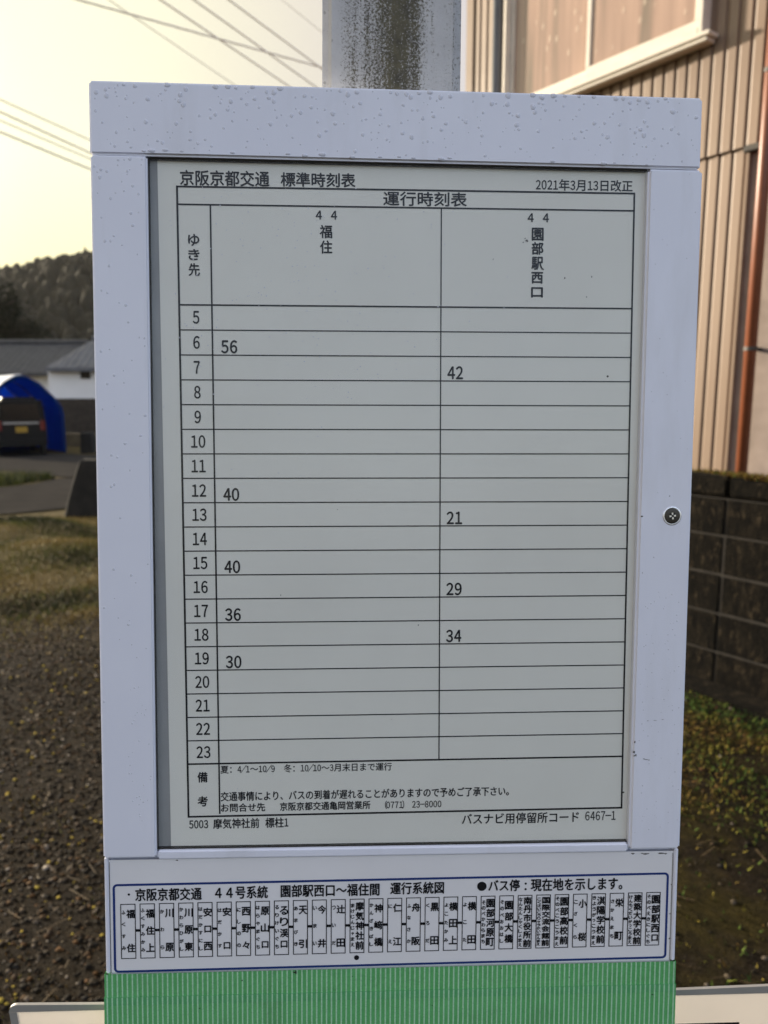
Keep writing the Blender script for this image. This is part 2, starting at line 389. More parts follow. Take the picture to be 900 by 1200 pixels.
# hill behind the village and its forest
hx = np.linspace(-520, 420, 95); hy = np.linspace(120, 520, 41)
HX, HY = np.meshgrid(hx, hy)
def hill_h(x, y):
    t = sstep(120, 320, y) * (1 - .25 * sstep(330, 520, y))
    ridge = 54 + 5 * np.sin(x * .021 + 1) + 4 * np.sin(x * .05) + .02 * (x + 100) - 30 * sstep(40, 300, x)
    return -1.0 + t * ridge
HZ = hill_h(HX, HY)
ii = np.arange(40)[:, None] * 95 + np.arange(94)[None]
np_mesh('hill', np.stack([HX, HY, HZ], -1).reshape(-1, 3), np.stack([ii, ii + 1, ii + 96, ii + 95], -1).reshape(-1, 4), M_HILL, smooth=True, kind='structure')

def ico(sub):
    bm = bmesh.new(); bmesh.ops.create_icosphere(bm, subdivisions=sub, radius=1)
    V = np.array([v.co[:] for v in bm.verts]); Fc = np.array([[v.index for v in f.verts] for f in bm.faces]); bm.free(); return V, Fc
def scatter(Vb, Fb, pos, scale, rotz, jit):       # copies of a base shape in one mesh
    n = len(pos); m = len(Vb)
    V = Vb[None] * (1 + jit * rng.standard_normal((n, m, 1))) * scale[:, None, :]
    c, s = np.cos(rotz)[:, None], np.sin(rotz)[:, None]
    V = np.stack([V[..., 0] * c - V[..., 1] * s, V[..., 0] * s + V[..., 1] * c, V[..., 2]], -1) + pos[:, None, :]
    Fc = (Fb[None] + (np.arange(n) * m)[:, None, None]).reshape(-1, Fb.shape[1])
    return V.reshape(-1, 3), Fc
iv2, if2 = ico(2)
n = 9000
fx = rng.uniform(-430, 120, n); fy = 125 + 215 * rng.random(n) ** .8
cone = iv2.copy(); tz = (cone[:, 2] + 1) / 2; cone[:, :2] *= (1.1 - .35 * tz)[:, None]
sc = rng.uniform(1.6, 2.7, n); hgt = rng.uniform(2.8, 4.4, n)
V, Fc = scatter(cone, if2, np.stack([fx, fy, hill_h(fx, fy) + hgt * .8], -1), np.stack([sc, sc, hgt], -1), rng.uniform(0, 6, n), .16)
np_mesh('hillside_forest', V, Fc, M_FOREST, tone=np.repeat(rng.random(n), len(cone)) * .8 + .2 * rng.random(n * len(cone)), kind='stuff', label='dark wooded hillside behind the village roofs', cat='forest')

# ================================================================== CORRUGATED HOUSE AND BLOCK WALL (right)
WA = math.atan2(-.804, .595)
ox, oy = .804, .595
HD = 4.6
house = empty('corrugated_house', (ox * HD, oy * HD, 0), WA, label='tan corrugated metal house with cream framed window and brown drainpipe', cat='house')
# local: x to the right along the facade, y into the house, z up.  facade from x=-5.0
XL, XC, XR, ZL, ZT = -5.0, -2.51, 4.5, 2.97, 5.7
PIT = .083
def siding(x0, x1, z0, z1, y):
    prof = []; x = x0
    while x < x1 - PIT * .6:
        prof += [(x, 0), (x + .054, -.003), (x + .058, .010), (x + .065, .0095)]; x += PIT
    prof.append((min(x, x1), 0)); return [(px, y + py) for px, py in prof]
mb = MB()
def add_siding(x0, x1, z0, z1, y):
    p = siding(x0, x1, z0, z1, y); k = len(p)
    mb.add([(a, b, z0) for a, b in p] + [(a, b, z1) for a, b in p] + [(a, b + .03, z0) for a, b in p], [(i, i + 1, k + i + 1, k + i) for i in range(k - 1)] + [(i, 2*k + i, 2*k + i + 1, i + 1) for i in range(k - 1)], 0)
add_siding(XL, XC, .35, ZL, 0.0)                  # lower sheets
add_siding(XL, XR, ZL - .02, ZT, -.022)            # upper sheets lap over the lower ones
mb.build('siding', M_SIDING, house, recalc=False)
mb = MB()
mb.box((XL, .05, 0), (XR, 6.4, ZT), 0)
mb.box((XL - .01, -.035, .3), (XL + .07, .049, ZT), 1)   # corner trim
mb.box((XL, -.01, 0), (XC, .049, .34), 2)          # concrete footing
mb.build('wall', [M_MORTAR, M_SIDING, M_JOINT], house)
MB_ = MB(); MB_.box((XC + .012, .018, 0), (XR, .049, ZL - .03)); MB_.build('mortar_panel', M_MORTAR, house)
MB_ = MB(); MB_.box((XC - .02, -.034, ZL - .055), (XR, .012, ZL - .018)); MB_.build('flashing', M_DARKMETAL, house, bevel=.004)
MB_ = MB(); MB_.box((XC - .012, -.012, .35), (XC + .012, .045, ZL - .056)); MB_.build('corner_trim', M_SIDING, house, bevel=.003)
mb = MB()
for e in (-.55, 6.95): pass
mb.prism([(XL - .5, ZT - .05), (XR + .5, ZT - .05), (XR + .5, ZT + .1), (XL - .5, ZT + .1)], -.6, 7.0)
mb.add([(XL - .5, -.6, ZT + .1), (XR + .5, -.6, ZT + .1), (XR + .5, 7, ZT + .1), (XL - .5, 7, ZT + .1), (XL + 2, 3.2, ZT + 1.7), (XR - 2, 3.2, ZT + 1.7)], [(0,1,5,4),(1,2,5),(2,3,4,5),(3,0,4)])
mb.build('roof', M_DARKPIPE, house)
# window: two sliding lights in a cream frame
wx0, wx1, wz0, wz1 = -4.47, -2.83, 3.70, 4.95
win = MB()
d0, d1 = -.115, -.023
win.box((wx0, d0, wz0 - .045), (wx1, d1, wz0)); win.box((wx0, d0, wz1), (wx1, d1, wz1 + .06))
win.box((wx0 - .03, d0, wz0 - .045), (wx0, d1, wz1 + .06)); win.box((wx1, d0, wz0 - .045), (wx1 + .03, d1, wz1 + .06))
wo = win.build('window', M_ALU, house, bevel=.004)
s_ = MB(); s_.box((wx0 - .10, -.135, wz0 - .075), (wx1 + .09, -.023, wz0 - .048)); s_.box((wx0 - .08, -.122, wz0 - .10), (wx1 + .07, -.023, wz0 - .078)); s_.build('sill', M_ALU, wo, bevel=.005)
mid = (wx0 + wx1) / 2 - .03
for k, (a, b, yy) in enumerate(((wx0 + .004, mid + .02, -.062), (mid - .02, wx1 - .004, -.094))):
    sash = MB(); t = .035
    sash.box((a, yy, wz0 + .002), (b, yy + .026, wz0 + .05)); sash.box((a, yy, wz1 - .04), (b, yy + .026, wz1 - .002))
    sash.box((a, yy, wz0 + .05), (a + t, yy + .026, wz1 - .04)); sash.box((b - t, yy, wz0 + .05), (b, yy + .026, wz1 - .04))
    sash.build('sash', M_ALU, wo, bevel=.003)
    pn = MB(); pn.box((a + t - .003, yy + .012, wz0 + .047), (b - t + .003, yy + .018, wz1 - .037)); pn.build('pane', M_FIG, wo)
# slate grey vertical pipe left of the window
mb = MB(); mb.tube([(-4.60, -.075, .3), (-4.60, -.075, 5.6)], .040, 14); gp_ = mb.build('grey_pipe', M_DARKPIPE, house, smooth=True)
for z in (1.2, 3.2, 5.0):
    c = MB(); c.tube([(-4.60, -.075, z), (-4.60, -.075, z + .03)], .046, 14); c.box((-4.615, -.05, z), (-4.585, -.001, z + .03)); c.build('pipe_clamp', M_DARKMETAL, gp_)
# brown drainpipe at the right
DX = -2.365
mb = MB(); mb.tube([(DX, -.085, .05), (DX, -.085, 5.6)], .035, 20); dp = mb.build('drainpipe', M_PIPE, house, smooth=True)
for z in (.6, 1.735, 3.3):
    c = MB(); c.tube([(DX, -.085, z), (DX, -.085, z + .022)], 0.040, 16); c.box((DX - .012, -.05, z), (DX + .012, .017, z + .022)); c.build('pipe_clamp', M_DARKMETAL, dp)

# concrete block wall
BD = 3.5
bw = empty('block_wall', (ox * BD, oy * BD, 0), WA, label='low dark mossy concrete block wall in front of the corrugated house', cat='wall')
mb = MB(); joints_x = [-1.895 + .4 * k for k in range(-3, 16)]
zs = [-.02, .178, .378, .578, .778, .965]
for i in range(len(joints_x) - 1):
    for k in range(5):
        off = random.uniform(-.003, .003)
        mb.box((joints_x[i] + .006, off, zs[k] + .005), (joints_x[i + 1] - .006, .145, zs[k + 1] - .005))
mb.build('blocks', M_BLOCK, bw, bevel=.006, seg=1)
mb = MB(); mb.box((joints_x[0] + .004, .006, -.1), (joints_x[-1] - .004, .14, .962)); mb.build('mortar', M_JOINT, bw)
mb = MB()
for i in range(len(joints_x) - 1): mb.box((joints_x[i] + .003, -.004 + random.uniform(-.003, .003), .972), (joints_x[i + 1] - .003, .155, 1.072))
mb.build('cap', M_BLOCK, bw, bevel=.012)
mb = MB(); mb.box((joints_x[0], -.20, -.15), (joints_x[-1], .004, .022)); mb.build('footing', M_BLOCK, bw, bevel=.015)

# ================================================================== BUS STOP
# timetable board: leans back with its post; local x right, y away from the viewer, z up
uC, vC, OC = Vector((.999, -.0039, .0440)), Vector((-.0067, -.9979, .0650)), Vector((-174.52, 254.99, 436.05)) / 1000
def cam2w(v): return cam_rot @ Vector((v.x, v.y, -v.z))
uW, upW = cam2w(uC).normalized(), cam2w(-vC).normalized()
awW = upW.cross(uW) * -1
awW = (uW.cross(upW) * -1).normalized()
OW = Vector((0, 0, CAM_H)) + cam2w(OC)
BH = .622                                          # board height
base = OW + uW * .185 - upW * BH
MW = Matrix(((uW.x, awW.x, upW.x, base.x), (uW.y, awW.y, upW.y, base.y), (uW.z, awW.z, upW.z, base.z), (0, 0, 0, 1)))
board = empty('timetable_board', label='white framed bus timetable board with route strip and green tape across its foot', cat='sign')
board.matrix_world = MW
def bx(x): return x / 1000 - .185
def bz(v): return BH - v / 1000
def bbox(name, x0, v0, x1, v1, y0, y1, mat, bevel=.0008, parent=board, seg=3):
    m = MB(); m.box((bx(x0), y0 / 1000, bz(v1)), (bx(x1), y1 / 1000, bz(v0))); return m.build(name, mat, parent, bevel=bevel, seg=seg)
bbox('back_panel', .8, .8, 371.2, 621, 7.2, 10.5, M_WHITE)
bbox('top_rail', 0, 0, 370, 42.6, 0, 7, M_WHITE, .0014)
bbox('side_stile', .4, 42.9, 33.6, 474.8, 0, 7, M_WHITE, .0011)
stile = bbox('side_stile', 337.6, 42.9, 371.6, 475.0, 0, 7, M_WHITE, .0016)
bbox('bottom_rail', 33.9, 470.6, 337.3, 476.6, .6, 7, M_WHITE, .0012)
bbox('edge_strip', .4, 475.2, 2.9, 552, 1.6, 7, M_WHITE, .0006)
bbox('edge_strip', 368.6, 475.4, 371.2, 552, 1.6, 7, M_WHITE, .0006)

M_GASKET_SHADE = simple('dark_gasket_shade', (.022, .019, .014), .8)  # dark strips round the opening; the top one paints the shadow gap
bbox('gasket_shade', 33.7, 42.65, 337.5, 43.5, 2.6, 5.4, M_GASKET_SHADE, 0)
bbox('gasket_shade', 33.65, 43.6, 33.95, 470.4, 2.4, 5.4, M_GASKET_SHADE, 0)
bbox('gasket_shade', 34.0, 470.1, 337, 470.55, 2.6, 5.4, M_GASKET_SHADE, 0)
# ---- lettering
TX = []                                            # (target list, text, x0, v0, x1, v1, mat, bold)
GLYPH = {}
def glyphs(chars):                                 # outline of each character in em units, from the built-in CJK face
    todo = [c for c in sorted(set(chars)) if c not in GLYPH and c not in ' \u3000']; objs = []
    for c in todo:
        cu = bpy.data.curves.new('letters', 'FONT'); cu.body = c; cu.size = 1; cu.resolution_u = 4
        o = bpy.data.objects.new('letters', cu); col.objects.link(o); objs.append(o)
    dg = bpy.context.evaluated_depsgraph_get(); dg.update()
    for c, o in zip(todo, objs):
        me = o.evaluated_get(dg).to_mesh()
        GLYPH[c] = (np.array([v.co[:2] for v in me.vertices]), [tuple(p.vertices) for p in me.polygons])
        o.evaluated_get(dg).to_mesh_clear()
    for o in objs:
        d = o.data; bpy.data.objects.remove(o); bpy.data.curves.remove(d)
def wide(c): return chr(ord(c) + 0xFEE0) if '!' <= c <= '~' else c
def layout(items, name, plate_faces, mats, parent, yprint, rot=0.0, origin=(0, 0)):
    glyphs(''.join(wide(c) for it in items for c in it[0]))
    mb = MB(); ca, sa = math.cos(rot), math.sin(rot)
    def put(x, v):                                 # sheet millimetres -> board coordinates
        return bx(origin[0] + x * ca + v * sa), bz(origin[1] - x * sa + v * ca)
    for (t, x0, v0, x1, v1, m, bold) in items:     # bold: stroke gain in millimetres
        pen = 0.0; P = []; fs = []; n0 = 0
        for c in t:
            half = '!' <= c <= '~' or c == ' '; adv = .5 if half else 1.0
            if c not in ' \u3000':
                q, f = GLYPH[wide(c)]; q = q.copy()
                if half: q[:, 0] = .25 + (q[:, 0] - .5) * .74
                q[:, 0] += pen; P.append(q); fs += [tuple(i + n0 for i in g_) for g_ in f]; n0 += len(q)
            pen += adv
        P = np.concatenate(P); lo, hi = P.min(0), P.max(0); P = (P - lo) / (hi - lo)
        b = bold
        copies = [(0, 0)] if b <= 0 else [(b, 0), (-b, 0), (0, b), (0, -b)]
        for k, (ex, ev) in enumerate(copies):
            vs_ = []
            for a_, b_ in P:
                xx, zz = put(x0 + b + a_ * (x1 - x0 - 2 * b) + ex, v1 - b + b_ * (v0 - v1 + 2 * b) + ev); vs_.append((xx, yprint - .00001 * k, zz))
            mb.add(vs_, fs, m)
    plate_faces(mb, put)
    return mb.build(name, mats, parent, recalc=False)
def rect(mb, put, x0, v0, x1, v1, y, m):
    a = [put(x0, v1), put(x1, v1), put(x1, v0), put(x0, v0)]
    mb.add([(p[0], y, p[1]) for p in a], [(0, 1, 2, 3)], m)
def disc(mb, put, cx, cv, r, y, m, n=28):
    pts = [put(cx + r * math.cos(2 * math.pi * k / n), cv - r * math.sin(2 * math.pi * k / n)) for k in range(n)]
    mb.add([(p[0], y, p[1]) for p in pts], [tuple(range(n))], m)

# timetable sheet (A3), lies a little crooked behind the acrylic
I = 1
items = [('京阪京都交通', 1.8, -9.9, 55.7, -.6, I, .19), ('標準時刻表', 62.4, -9.5, 107.9, -.9, I, .19),
         ('2021年3月13日改正', 219.1, -8.0, 279.8, -1.0, I, .125), ('運行時刻表', 124.8, .9, 176.4, 9.6, I, .17),
         ('４ ４', 83.5, 13.0, 96.6, 18.4, I, .17), ('福', 85.8, 21.6, 93.6, 29.6, I, .19), ('住', 86.0, 30.8, 93.6, 38.8, I, .19),
         ('４ ４', 214.2, 12.8, 227.6, 18.2, I, .17)]
for ch, v0, v1 in zip('園部駅西口', (21.5, 30.2, 39.1, 48.4, 57.7), (29.5, 38, 47.2, 55.6, 64.2)):
    items.append((ch, 216.9, v0, 224.4, v1, I, .24))
for ch, v0, v1 in zip('ゆき先', (27.9, 36.9, 45.3), (35.2, 43.6, 53.1)): items.append((ch, 6.0, v0, 12.9, v1, I, .19))
ROW0, ROWH = 70.4, 15.14
for h in range(5, 24):
    c = ROW0 + ROWH * (h - 4.5); s_ = str(h)
    wd = {'1': 4.3}.get(s_, 4.0) if len(s_) == 1 else 8.8
    items.append((s_, 10.1 - wd / 2, c - 4.0, 10.1 + wd / 2, c + 3.9, I, .17))
for h, t, c2 in ((6, '56', 0), (7, '42', 1), (12, '40', 0), (13, '21', 1), (15, '40', 0), (16, '29', 1), (17, '36', 0), (18, '34', 1), (19, '30', 0)):
    b = ROW0 + ROWH * (h - 4); x = 25.0 if not c2 else 164.8
    items.append((t, x, b - 9.2, x + 9.9, b - 1.0, I, .24))
items += [('備', 6, 363.3, 12.5, 370.3, I, .19), ('考', 5.8, 379.1, 12.4, 386, I, .19),
          ('夏：4/1～10/9　冬：10/10～3月末日まで運行', 20.7, 359.3, 130.1, 364.7, I, .085),
          ('交通事情により、バスの到着が遅れることがありますので予めご了承下さい。', 20.5, 376.6, 206.4, 382.9, I, .125),
          ('お問合せ先', 20.6, 384.3, 48.8, 390.0, I, .125), ('京阪京都交通亀岡営業所', 58.1, 384.3, 116.3, 390.0, I, .125), ('(0771) 23-8000', 125.7, 384.6, 162.3, 390.2, I, .085),
          ('5003', .3, 394.9, 12.3, 400.4, I, .125), ('摩気神社前', 15.5, 394.2, 44.9, 401.0, I, .13), ('標柱1', 48.7, 394.2, 63.5, 401.0, I, .13),
          ('バスナビ用停留所コード', 175.7, 394.4, 252.8, 401.8, I, .13), ('6467-1', 257.0, 394.6, 277.2, 400.8, I, .085)]
YP = .0055
def sheet_faces(mb, put):
    rect(mb, put, -11.5, -22, 288.5, 414, YP, 0)
    y = YP - .00018; W, Hh = 281.0, 392.6
    def hl(v, x0, x1, t=.48): rect(mb, put, x0, v - t, x1, v + t, y, 1)
    def vl(x, v0, v1, t=.42): rect(mb, put, x - t, v0, x + t, v1, y - .00003, 1)
    hl(0, 0, W, .55); hl(10.5, 0, W, .5); hl(70.4, 0, W, .5); hl(358.1, 0, W, .55); hl(Hh, 0, W, .6)
    for k in range(1, 19): hl(ROW0 + ROWH * k, 0, W, .37)
    vl(0, -.55, Hh + .55, .6); vl(W, -.55, Hh + .55, .55); vl(19.8, 10.5, Hh - 1.5, .5); vl(160.6, 10.5, 358, .37)
    for (x, v, r) in ((214, 29.5, .9), (212.8, 28.2, .5), (211.6, 30.6, .45), (224.6, 46.8, .5), (193, 41, .35), (238, 52, .55), (255, 51, .5), (252, 63.5, .4), (60, 250, .4), (147, 270, .4), (96, 196, .3), (130, 331, .35)):
        pts = [put(x + r * random.uniform(.5, 1.2) * math.cos(a), v + r * random.uniform(.5, 1.2) * math.sin(a)) for a in [2 * math.pi * k / 9 for k in range(9)]]
        mb.add([(p[0], y, p[1]) for p in reversed(pts)], [tuple(range(9))], 2)
M_GRIME = simple('grime_marks', (.12, .11, .10), .9)
sheet = layout(items, 'timetable_sheet', sheet_faces, [M_PAPER, M_INK, M_GRIME], board, YP - .0002, R(.42), (50.0, 58.4))
bbox('sheet_backing', 33.0, 42, 338.2, 471.5, 5.9, 7.1, simple('grey_backing', (.34, .34, .34), .8), 0)
bbox('cover_panel', 34.0, 43.6, 337.5, 470.0, 3.2, 4.4, M_COVER, 0)

# route strip
stops = [('福住', 'ふくすみ'), ('福住上', 'ふくすみかみ'), ('川原', 'かわら'), ('川原東', 'かわらひがし'), ('安口西', 'はだかすにし'), ('安口', 'はだかす'), ('西野々', 'にしのの'), ('原山口', 'はらやまぐち'), ('るり渓口', 'るりけいぐち'), ('天引', 'あまびき'), ('今井', 'いまい'), ('辻田', 'つじだ'), ('摩気神社前', 'まけじんじゃまえ'), ('神﨑橋', 'かんざきばし'), ('仁江', 'にえ'), ('舟阪', 'ふなさか'), ('黒田', 'くろだ'), ('横田上', 'よこたかみ'), ('横田', 'よこた'), ('園部河原町', 'そのべかわらまち'), ('園部大橋', 'そのべおおはし'), ('南丹市役所前', 'なんたんしやくしょまえ'), ('国際交流会館前', 'こくさいこうりゅうかいかんまえ'), ('園部高校前', 'そのべこうこうまえ'), ('小桜', 'こざくら'), ('淇陽学校前', 'きようがっこうまえ'), ('栄町', 'さかえまち'), ('建築大学校前', 'けんちくだいがっこうまえ'), ('園部駅西口', 'そのべえきにしぐち')]
stops[11] = ('辻田', 'ついだ')
K = 1
items = [('・京阪京都交通'[1:], 19.3, 496.0, 61.4, 504.5, K, .20), ('４４号系統', 69.7, 495.6, 103.5, 504.2, K, .20), ('園部駅西口～福住間', 111.6, 495.3, 175.3, 503.8, K, .20), ('運行系統図', 182.2, 495.0, 217.2, 503.3, K, .20),
         ('バス停', 246.1, 494.5, 266.8, 502.5, K, .20), ('現在地を示します。', 274.0, 494.3, 334.8, 502.9, K, .20)]
def slope(x): return -(x - 185) * .0035            # the print climbs a hair to the right
def vpos(n, lo, hi): return [(lo + hi) / 2] if n == 1 else [lo + (hi - lo) * k / (n - 1) for k in range(n)]
BW_, BV0, BV1, BP = 9.6, 505.6, 542.2, 12.185
for k, (kj, kn) in enumerate(stops):
    x = 9.8 + BP * k; dv = slope(x + 5); h = BV1 - BV0; n = len(kj)
    lo, hi = (.18, .80) if n <= 4 else (.135, .855) if n == 5 else (.105, .895)
    chh = min(5.9, .94 * h * (hi - lo) / max(1, n - 1))
    for ch, f in zip(kj, vpos(n, lo, hi)):
        c = BV0 + dv + f * h; sx_ = 2.75 if n < 6 else 2.6; sy_ = chh / 2
        if ch == '口': sx_ *= .8; sy_ *= .8
        if ch == '々': sx_ *= .85; sy_ *= .85
        items.append((ch, x + 6.45 - sx_, c - sy_, x + 6.45 + sx_, c + sy_, K, .20))
    m = len(kn); lo, hi = (.15, .80) if m <= 5 else (.12, .84) if m <= 8 else (.08, .92)
    ph = min(2.7, .9 * h * (hi - lo) / max(1, m - 1)); pw = 2.5
    for ch, f in zip(kn, vpos(m, lo, hi)):
        c = BV0 + dv + f * h; a = pw / 2; b = ph / 2
        if ch in 'ょゃゅっ': a *= .75; b *= .75
        items.append((ch, x + 1.95 - a, c - b, x + 1.95 + a, c + b, K, .11))
YR = .0026
def plate_faces(mb, put):
    y = YR - .0002
    rect(mb, put, 3.1, 477.2, 368.4, 553, YR, 0)
    def q(x0, v0, x1, v1, m, yy=y): rect(mb, put, x0, v0, x1, v1, yy, m)
    # blue outline with rounded corners
    r, t, n = 2.2, .72, 6; xa, xb = 5.9, 365.0
    def loop(off):
        pts = []
        for cx, cv, a0 in ((xb - r, 0, 0), (xb - r, 1, -90), (xa + r, 1, -180), (xa + r, 0, -270)):
            for k in range(n + 1):
                a = R(a0 + 90 - 90 * k / n)
                X_ = cx + (r + off) * math.cos(a); base_v = (493.1 + r if cv == 0 else 550.6 - r)
                pts.append((X_, base_v + slope(cx) - (r + off) * math.sin(a)))
        return pts
    A, B = loop(t), loop(-t); L = len(A)
    mb.add([(put(*p)[0], y, put(*p)[1]) for p in A + B], [(k, L + k, L + (k + 1) % L, (k + 1) % L) for k in range(L)], 2)
    for k in range(29):
        x = 9.8 + BP * k; dv = slope(x + 5); a, b = BV0 + dv, BV1 + dv; t = .27
        q(x, a, x + BW_, a + 2*t, 1); q(x, b - 2*t, x + BW_, b, 1); q(x, a + 2*t, x + 2*t, b - 2*t, 1); q(x + BW_ - 2*t, a + 2*t, x + BW_, b - 2*t, 1)
        if k < 28:
            c = (a + b) / 2 - .6
            q(x + BW_, c - .35, x + BP, c + .35, 1); disc(mb, put, x + BW_ + .65, c, .95, y - .0001, 1, 12); disc(mb, put, x + BP - .65, c, .95, y - .00015, 1, 12)
    disc(mb, put, 241.9, 498.9, 3.1, y, 1); disc(mb, put, 160.6, 545.4, 1.65, y, 1); disc(mb, put, 15.3, 500.0, .75, y, 1)
    disc(mb, put, 270.7, 497.6, .75, y, 1, 14); disc(mb, put, 270.7, 501.4, .75, y, 1, 14)
    for (x, v, s) in ((341, 478.6, 1.5), (350, 478.9, 2.6), (347.5, 478.5, 1.2), (360, 478.8, 2.4), (363, 479, 1.4), (367.5, 500, .5), (367.3, 520, .5), (367.6, 537, .7), (46, 477.9, 1.0)):
        pts = [put(x + s * random.uniform(.5, 1.2) * math.cos(a), v + .5 * random.uniform(.5, 1.3) * math.sin(a)) for a in [2 * math.pi * k / 9 for k in range(9)]]
        mb.add([(p[0], y, p[1]) for p in reversed(pts)], [tuple(range(9))], 3)
    for x, th in ((3.4, .15), (367.9, .18)): q(x - th, 478.5, x + th, 552, 3)
def mat_plate():
    g = G('white_route_plate'); c = g.ramp(g.noise(12, 5), [(.3, (.80, .79, .79)), (.7, (.86, .85, .855))])
    g.bump(g.noise(700, 2), .1, .0004); return g.fin(c, .42, 0, .4)
layout(items, 'route_strip', plate_faces, [mat_plate(), M_INK, M_BLUE, M_GRIME], board, YR - .00035)

# green ribbed tape round the foot of the board: ridged front, wrapped over both edges, two overlapping turns
def tape(v0, v1, y, x0, x1, name):
    mb = MB(); n = int((x1 - x0) / (TAPE_PITCH * 1000) * 10); pts = []
    for k in range(n + 1):
        x = bx(x0) + (bx(x1) - bx(x0)) * k / n
        s = math.sin(2 * math.pi * x / TAPE_PITCH)
        pts.append((x, y - .00035 * max(0, s) ** .6))
    path = [(bx(x0), .0115)] + pts + [(bx(x1), .0115)]
    L = len(path)
    mb.add([(a, b, bz(v1)) for a, b in path] + [(a, b, bz(v0)) for a, b in path], [(i, i + 1, L + i + 1, L + i) for i in range(L - 1)], 0)
    return mb.build(name, M_TAPE, board, recalc=False)
tape(551.6, 572.5, .00075, -.4, 371.6, 'green_tape')
tape(566.8, 625, .0002, -.7, 371.9, 'green_tape')

def mat_lap():
    g = G('green_tape_lap'); c = g.ramp(g.noise(200, 3), [(.3, (.085, .36, .13)), (.7, (.12, .43, .165))]); g.bump(g.noise(900, 2), .3, .0004); return g.fin(c, .35)
bbox('tape_lap', -.5, 566.9, 371.7, 572.3, -.0, 1.0, mat_lap(), .0002)
mb = MB()
for (x, v, a, b) in ((121.5, 552.6, .5, 1.7), (120.6, 552.4, 1.0, .5), (87, 557, .5, .5), (158, 556, .35, .35), (300, 560, .4, .35), (356, 573.5, .8, .4), (60, 575, .35, .5), (210, 577, .4, .3), (255, 553, .5, .4), (147, 565, .3, .3)):
    pts = [(bx(x) + a / 1000 * random.uniform(.5, 1.2) * math.cos(t), bz(v) + b / 1000 * random.uniform(.5, 1.2) * math.sin(t)) for t in [2 * math.pi * k / 11 for k in range(11)]]
    mb.add([(p[0], -.00046, p[1]) for p in pts], [tuple(range(11))], 0)
mb.build('dirt_speck', simple('tape_dirt', (.012, .014, .010), .8), board, recalc=False, kind='stuff')
# screw in the right stile, in a countersunk seat
mb = MB(); n = 36; cx, cz = bx(359.0), bz(256.6)
def ring(r, y): return [(cx + r * math.cos(2*math.pi*k/n), y, cz + r * math.sin(2*math.pi*k/n)) for k in range(n)]
prof = [(6.1, -.02), (5.6, -.4), (5.05, -.3)]
V_ = []; 
for r_, y_ in prof: V_ += ring(r_ / 1000, y_ / 1000)
mb.add(V_, [(i*n+k, i*n+(k+1) % n, (i+1)*n+(k+1) % n, (i+1)*n+k) for i in range(2) for k in range(n)], 0)
mb.build('screw_seat', simple('bright_seat_ring', (.88, .88, .90), .25, metal=.6, var=.03), board, smooth=True)
M_STEEL = simple('dull_screw_steel', (.075, .067, .055), .42, metal=.7, var=.25, sc=300)
bm = bmesh.new(); mb = MB()
prof = [(5.0, -.1), (4.9, -.55), (4.4, -.75), (2.4, -.82), (0.01, -.85)]
V_ = []
for r_, y_ in prof: V_ += ring(r_ / 1000, y_ / 1000)
mb.add(V_, [(i*n+k, i*n+(k+1) % n, (i+1)*n+(k+1) % n, (i+1)*n+k) for i in range(4) for k in range(n)], 0)
scr = mb.build('screw', M_STEEL, board, smooth=True)
mb = MB()
for a_ in (20, 110, 200, 290):
    mb.box((.0006, -.0011, -.0005), (.0021, -.0007, .0005), 0, Matrix.Translation((cx, 0, cz)) @ Matrix.Rotation(R(a_ - 27), 4, 'Y'))
mb.build('worn_burr', simple('bright_worn_steel', (.75, .73, .70), .3, metal=1), scr, bevel=.0001)
mb = MB(); Mx = Matrix.Translation((cx, -.00082, cz)) @ Matrix.Rotation(R(38), 4, 'Y')
for a, b in ((2.4, .5), (.5, 2.4)):
    mb.box((-a / 1000, -.00022, -b / 1000), (a / 1000, .0002, b / 1000), 0, Mx)
mb.build('cross_slot', simple('slot_shadow', (.01, .01, .01), .6), scr)
# chips on the inner edge of the right stile
mb = MB()
for (x, v, a, b) in ((339.6, 257, .9, .5), (339.3, 403, .5, .9), (339.6, 412, 1.2, .5), (338.9, 409.5, .8, .9), (340.2, 411.2, .6, .3), (347, 414.5, 1.6, .25), (349, 414.9, .8, .2), (345.5, 414, .8, .2), (352, 388.7, 1.4, .14), (357, 388.2, 1.0, .12), (347.5, 389, .9, .12), (348, 283, .35, .3), (341, 293, .35, .3), (357, 244, .4, .3)):
    pts = [(bx(x) + a / 1000 * random.uniform(.5, 1.2) * math.cos(t), bz(v) + b / 1000 * random.uniform(.5, 1.2) * math.sin(t)) for t in [2 * math.pi * k / 11 for k in range(11)]]
    mb.add([(p[0], -.00008, p[1]) for p in pts], [tuple(range(11))], 0)
mb.build('paint_chip', simple('bare_chip', (.05, .045, .04), .8), board, recalc=False, kind='stuff')

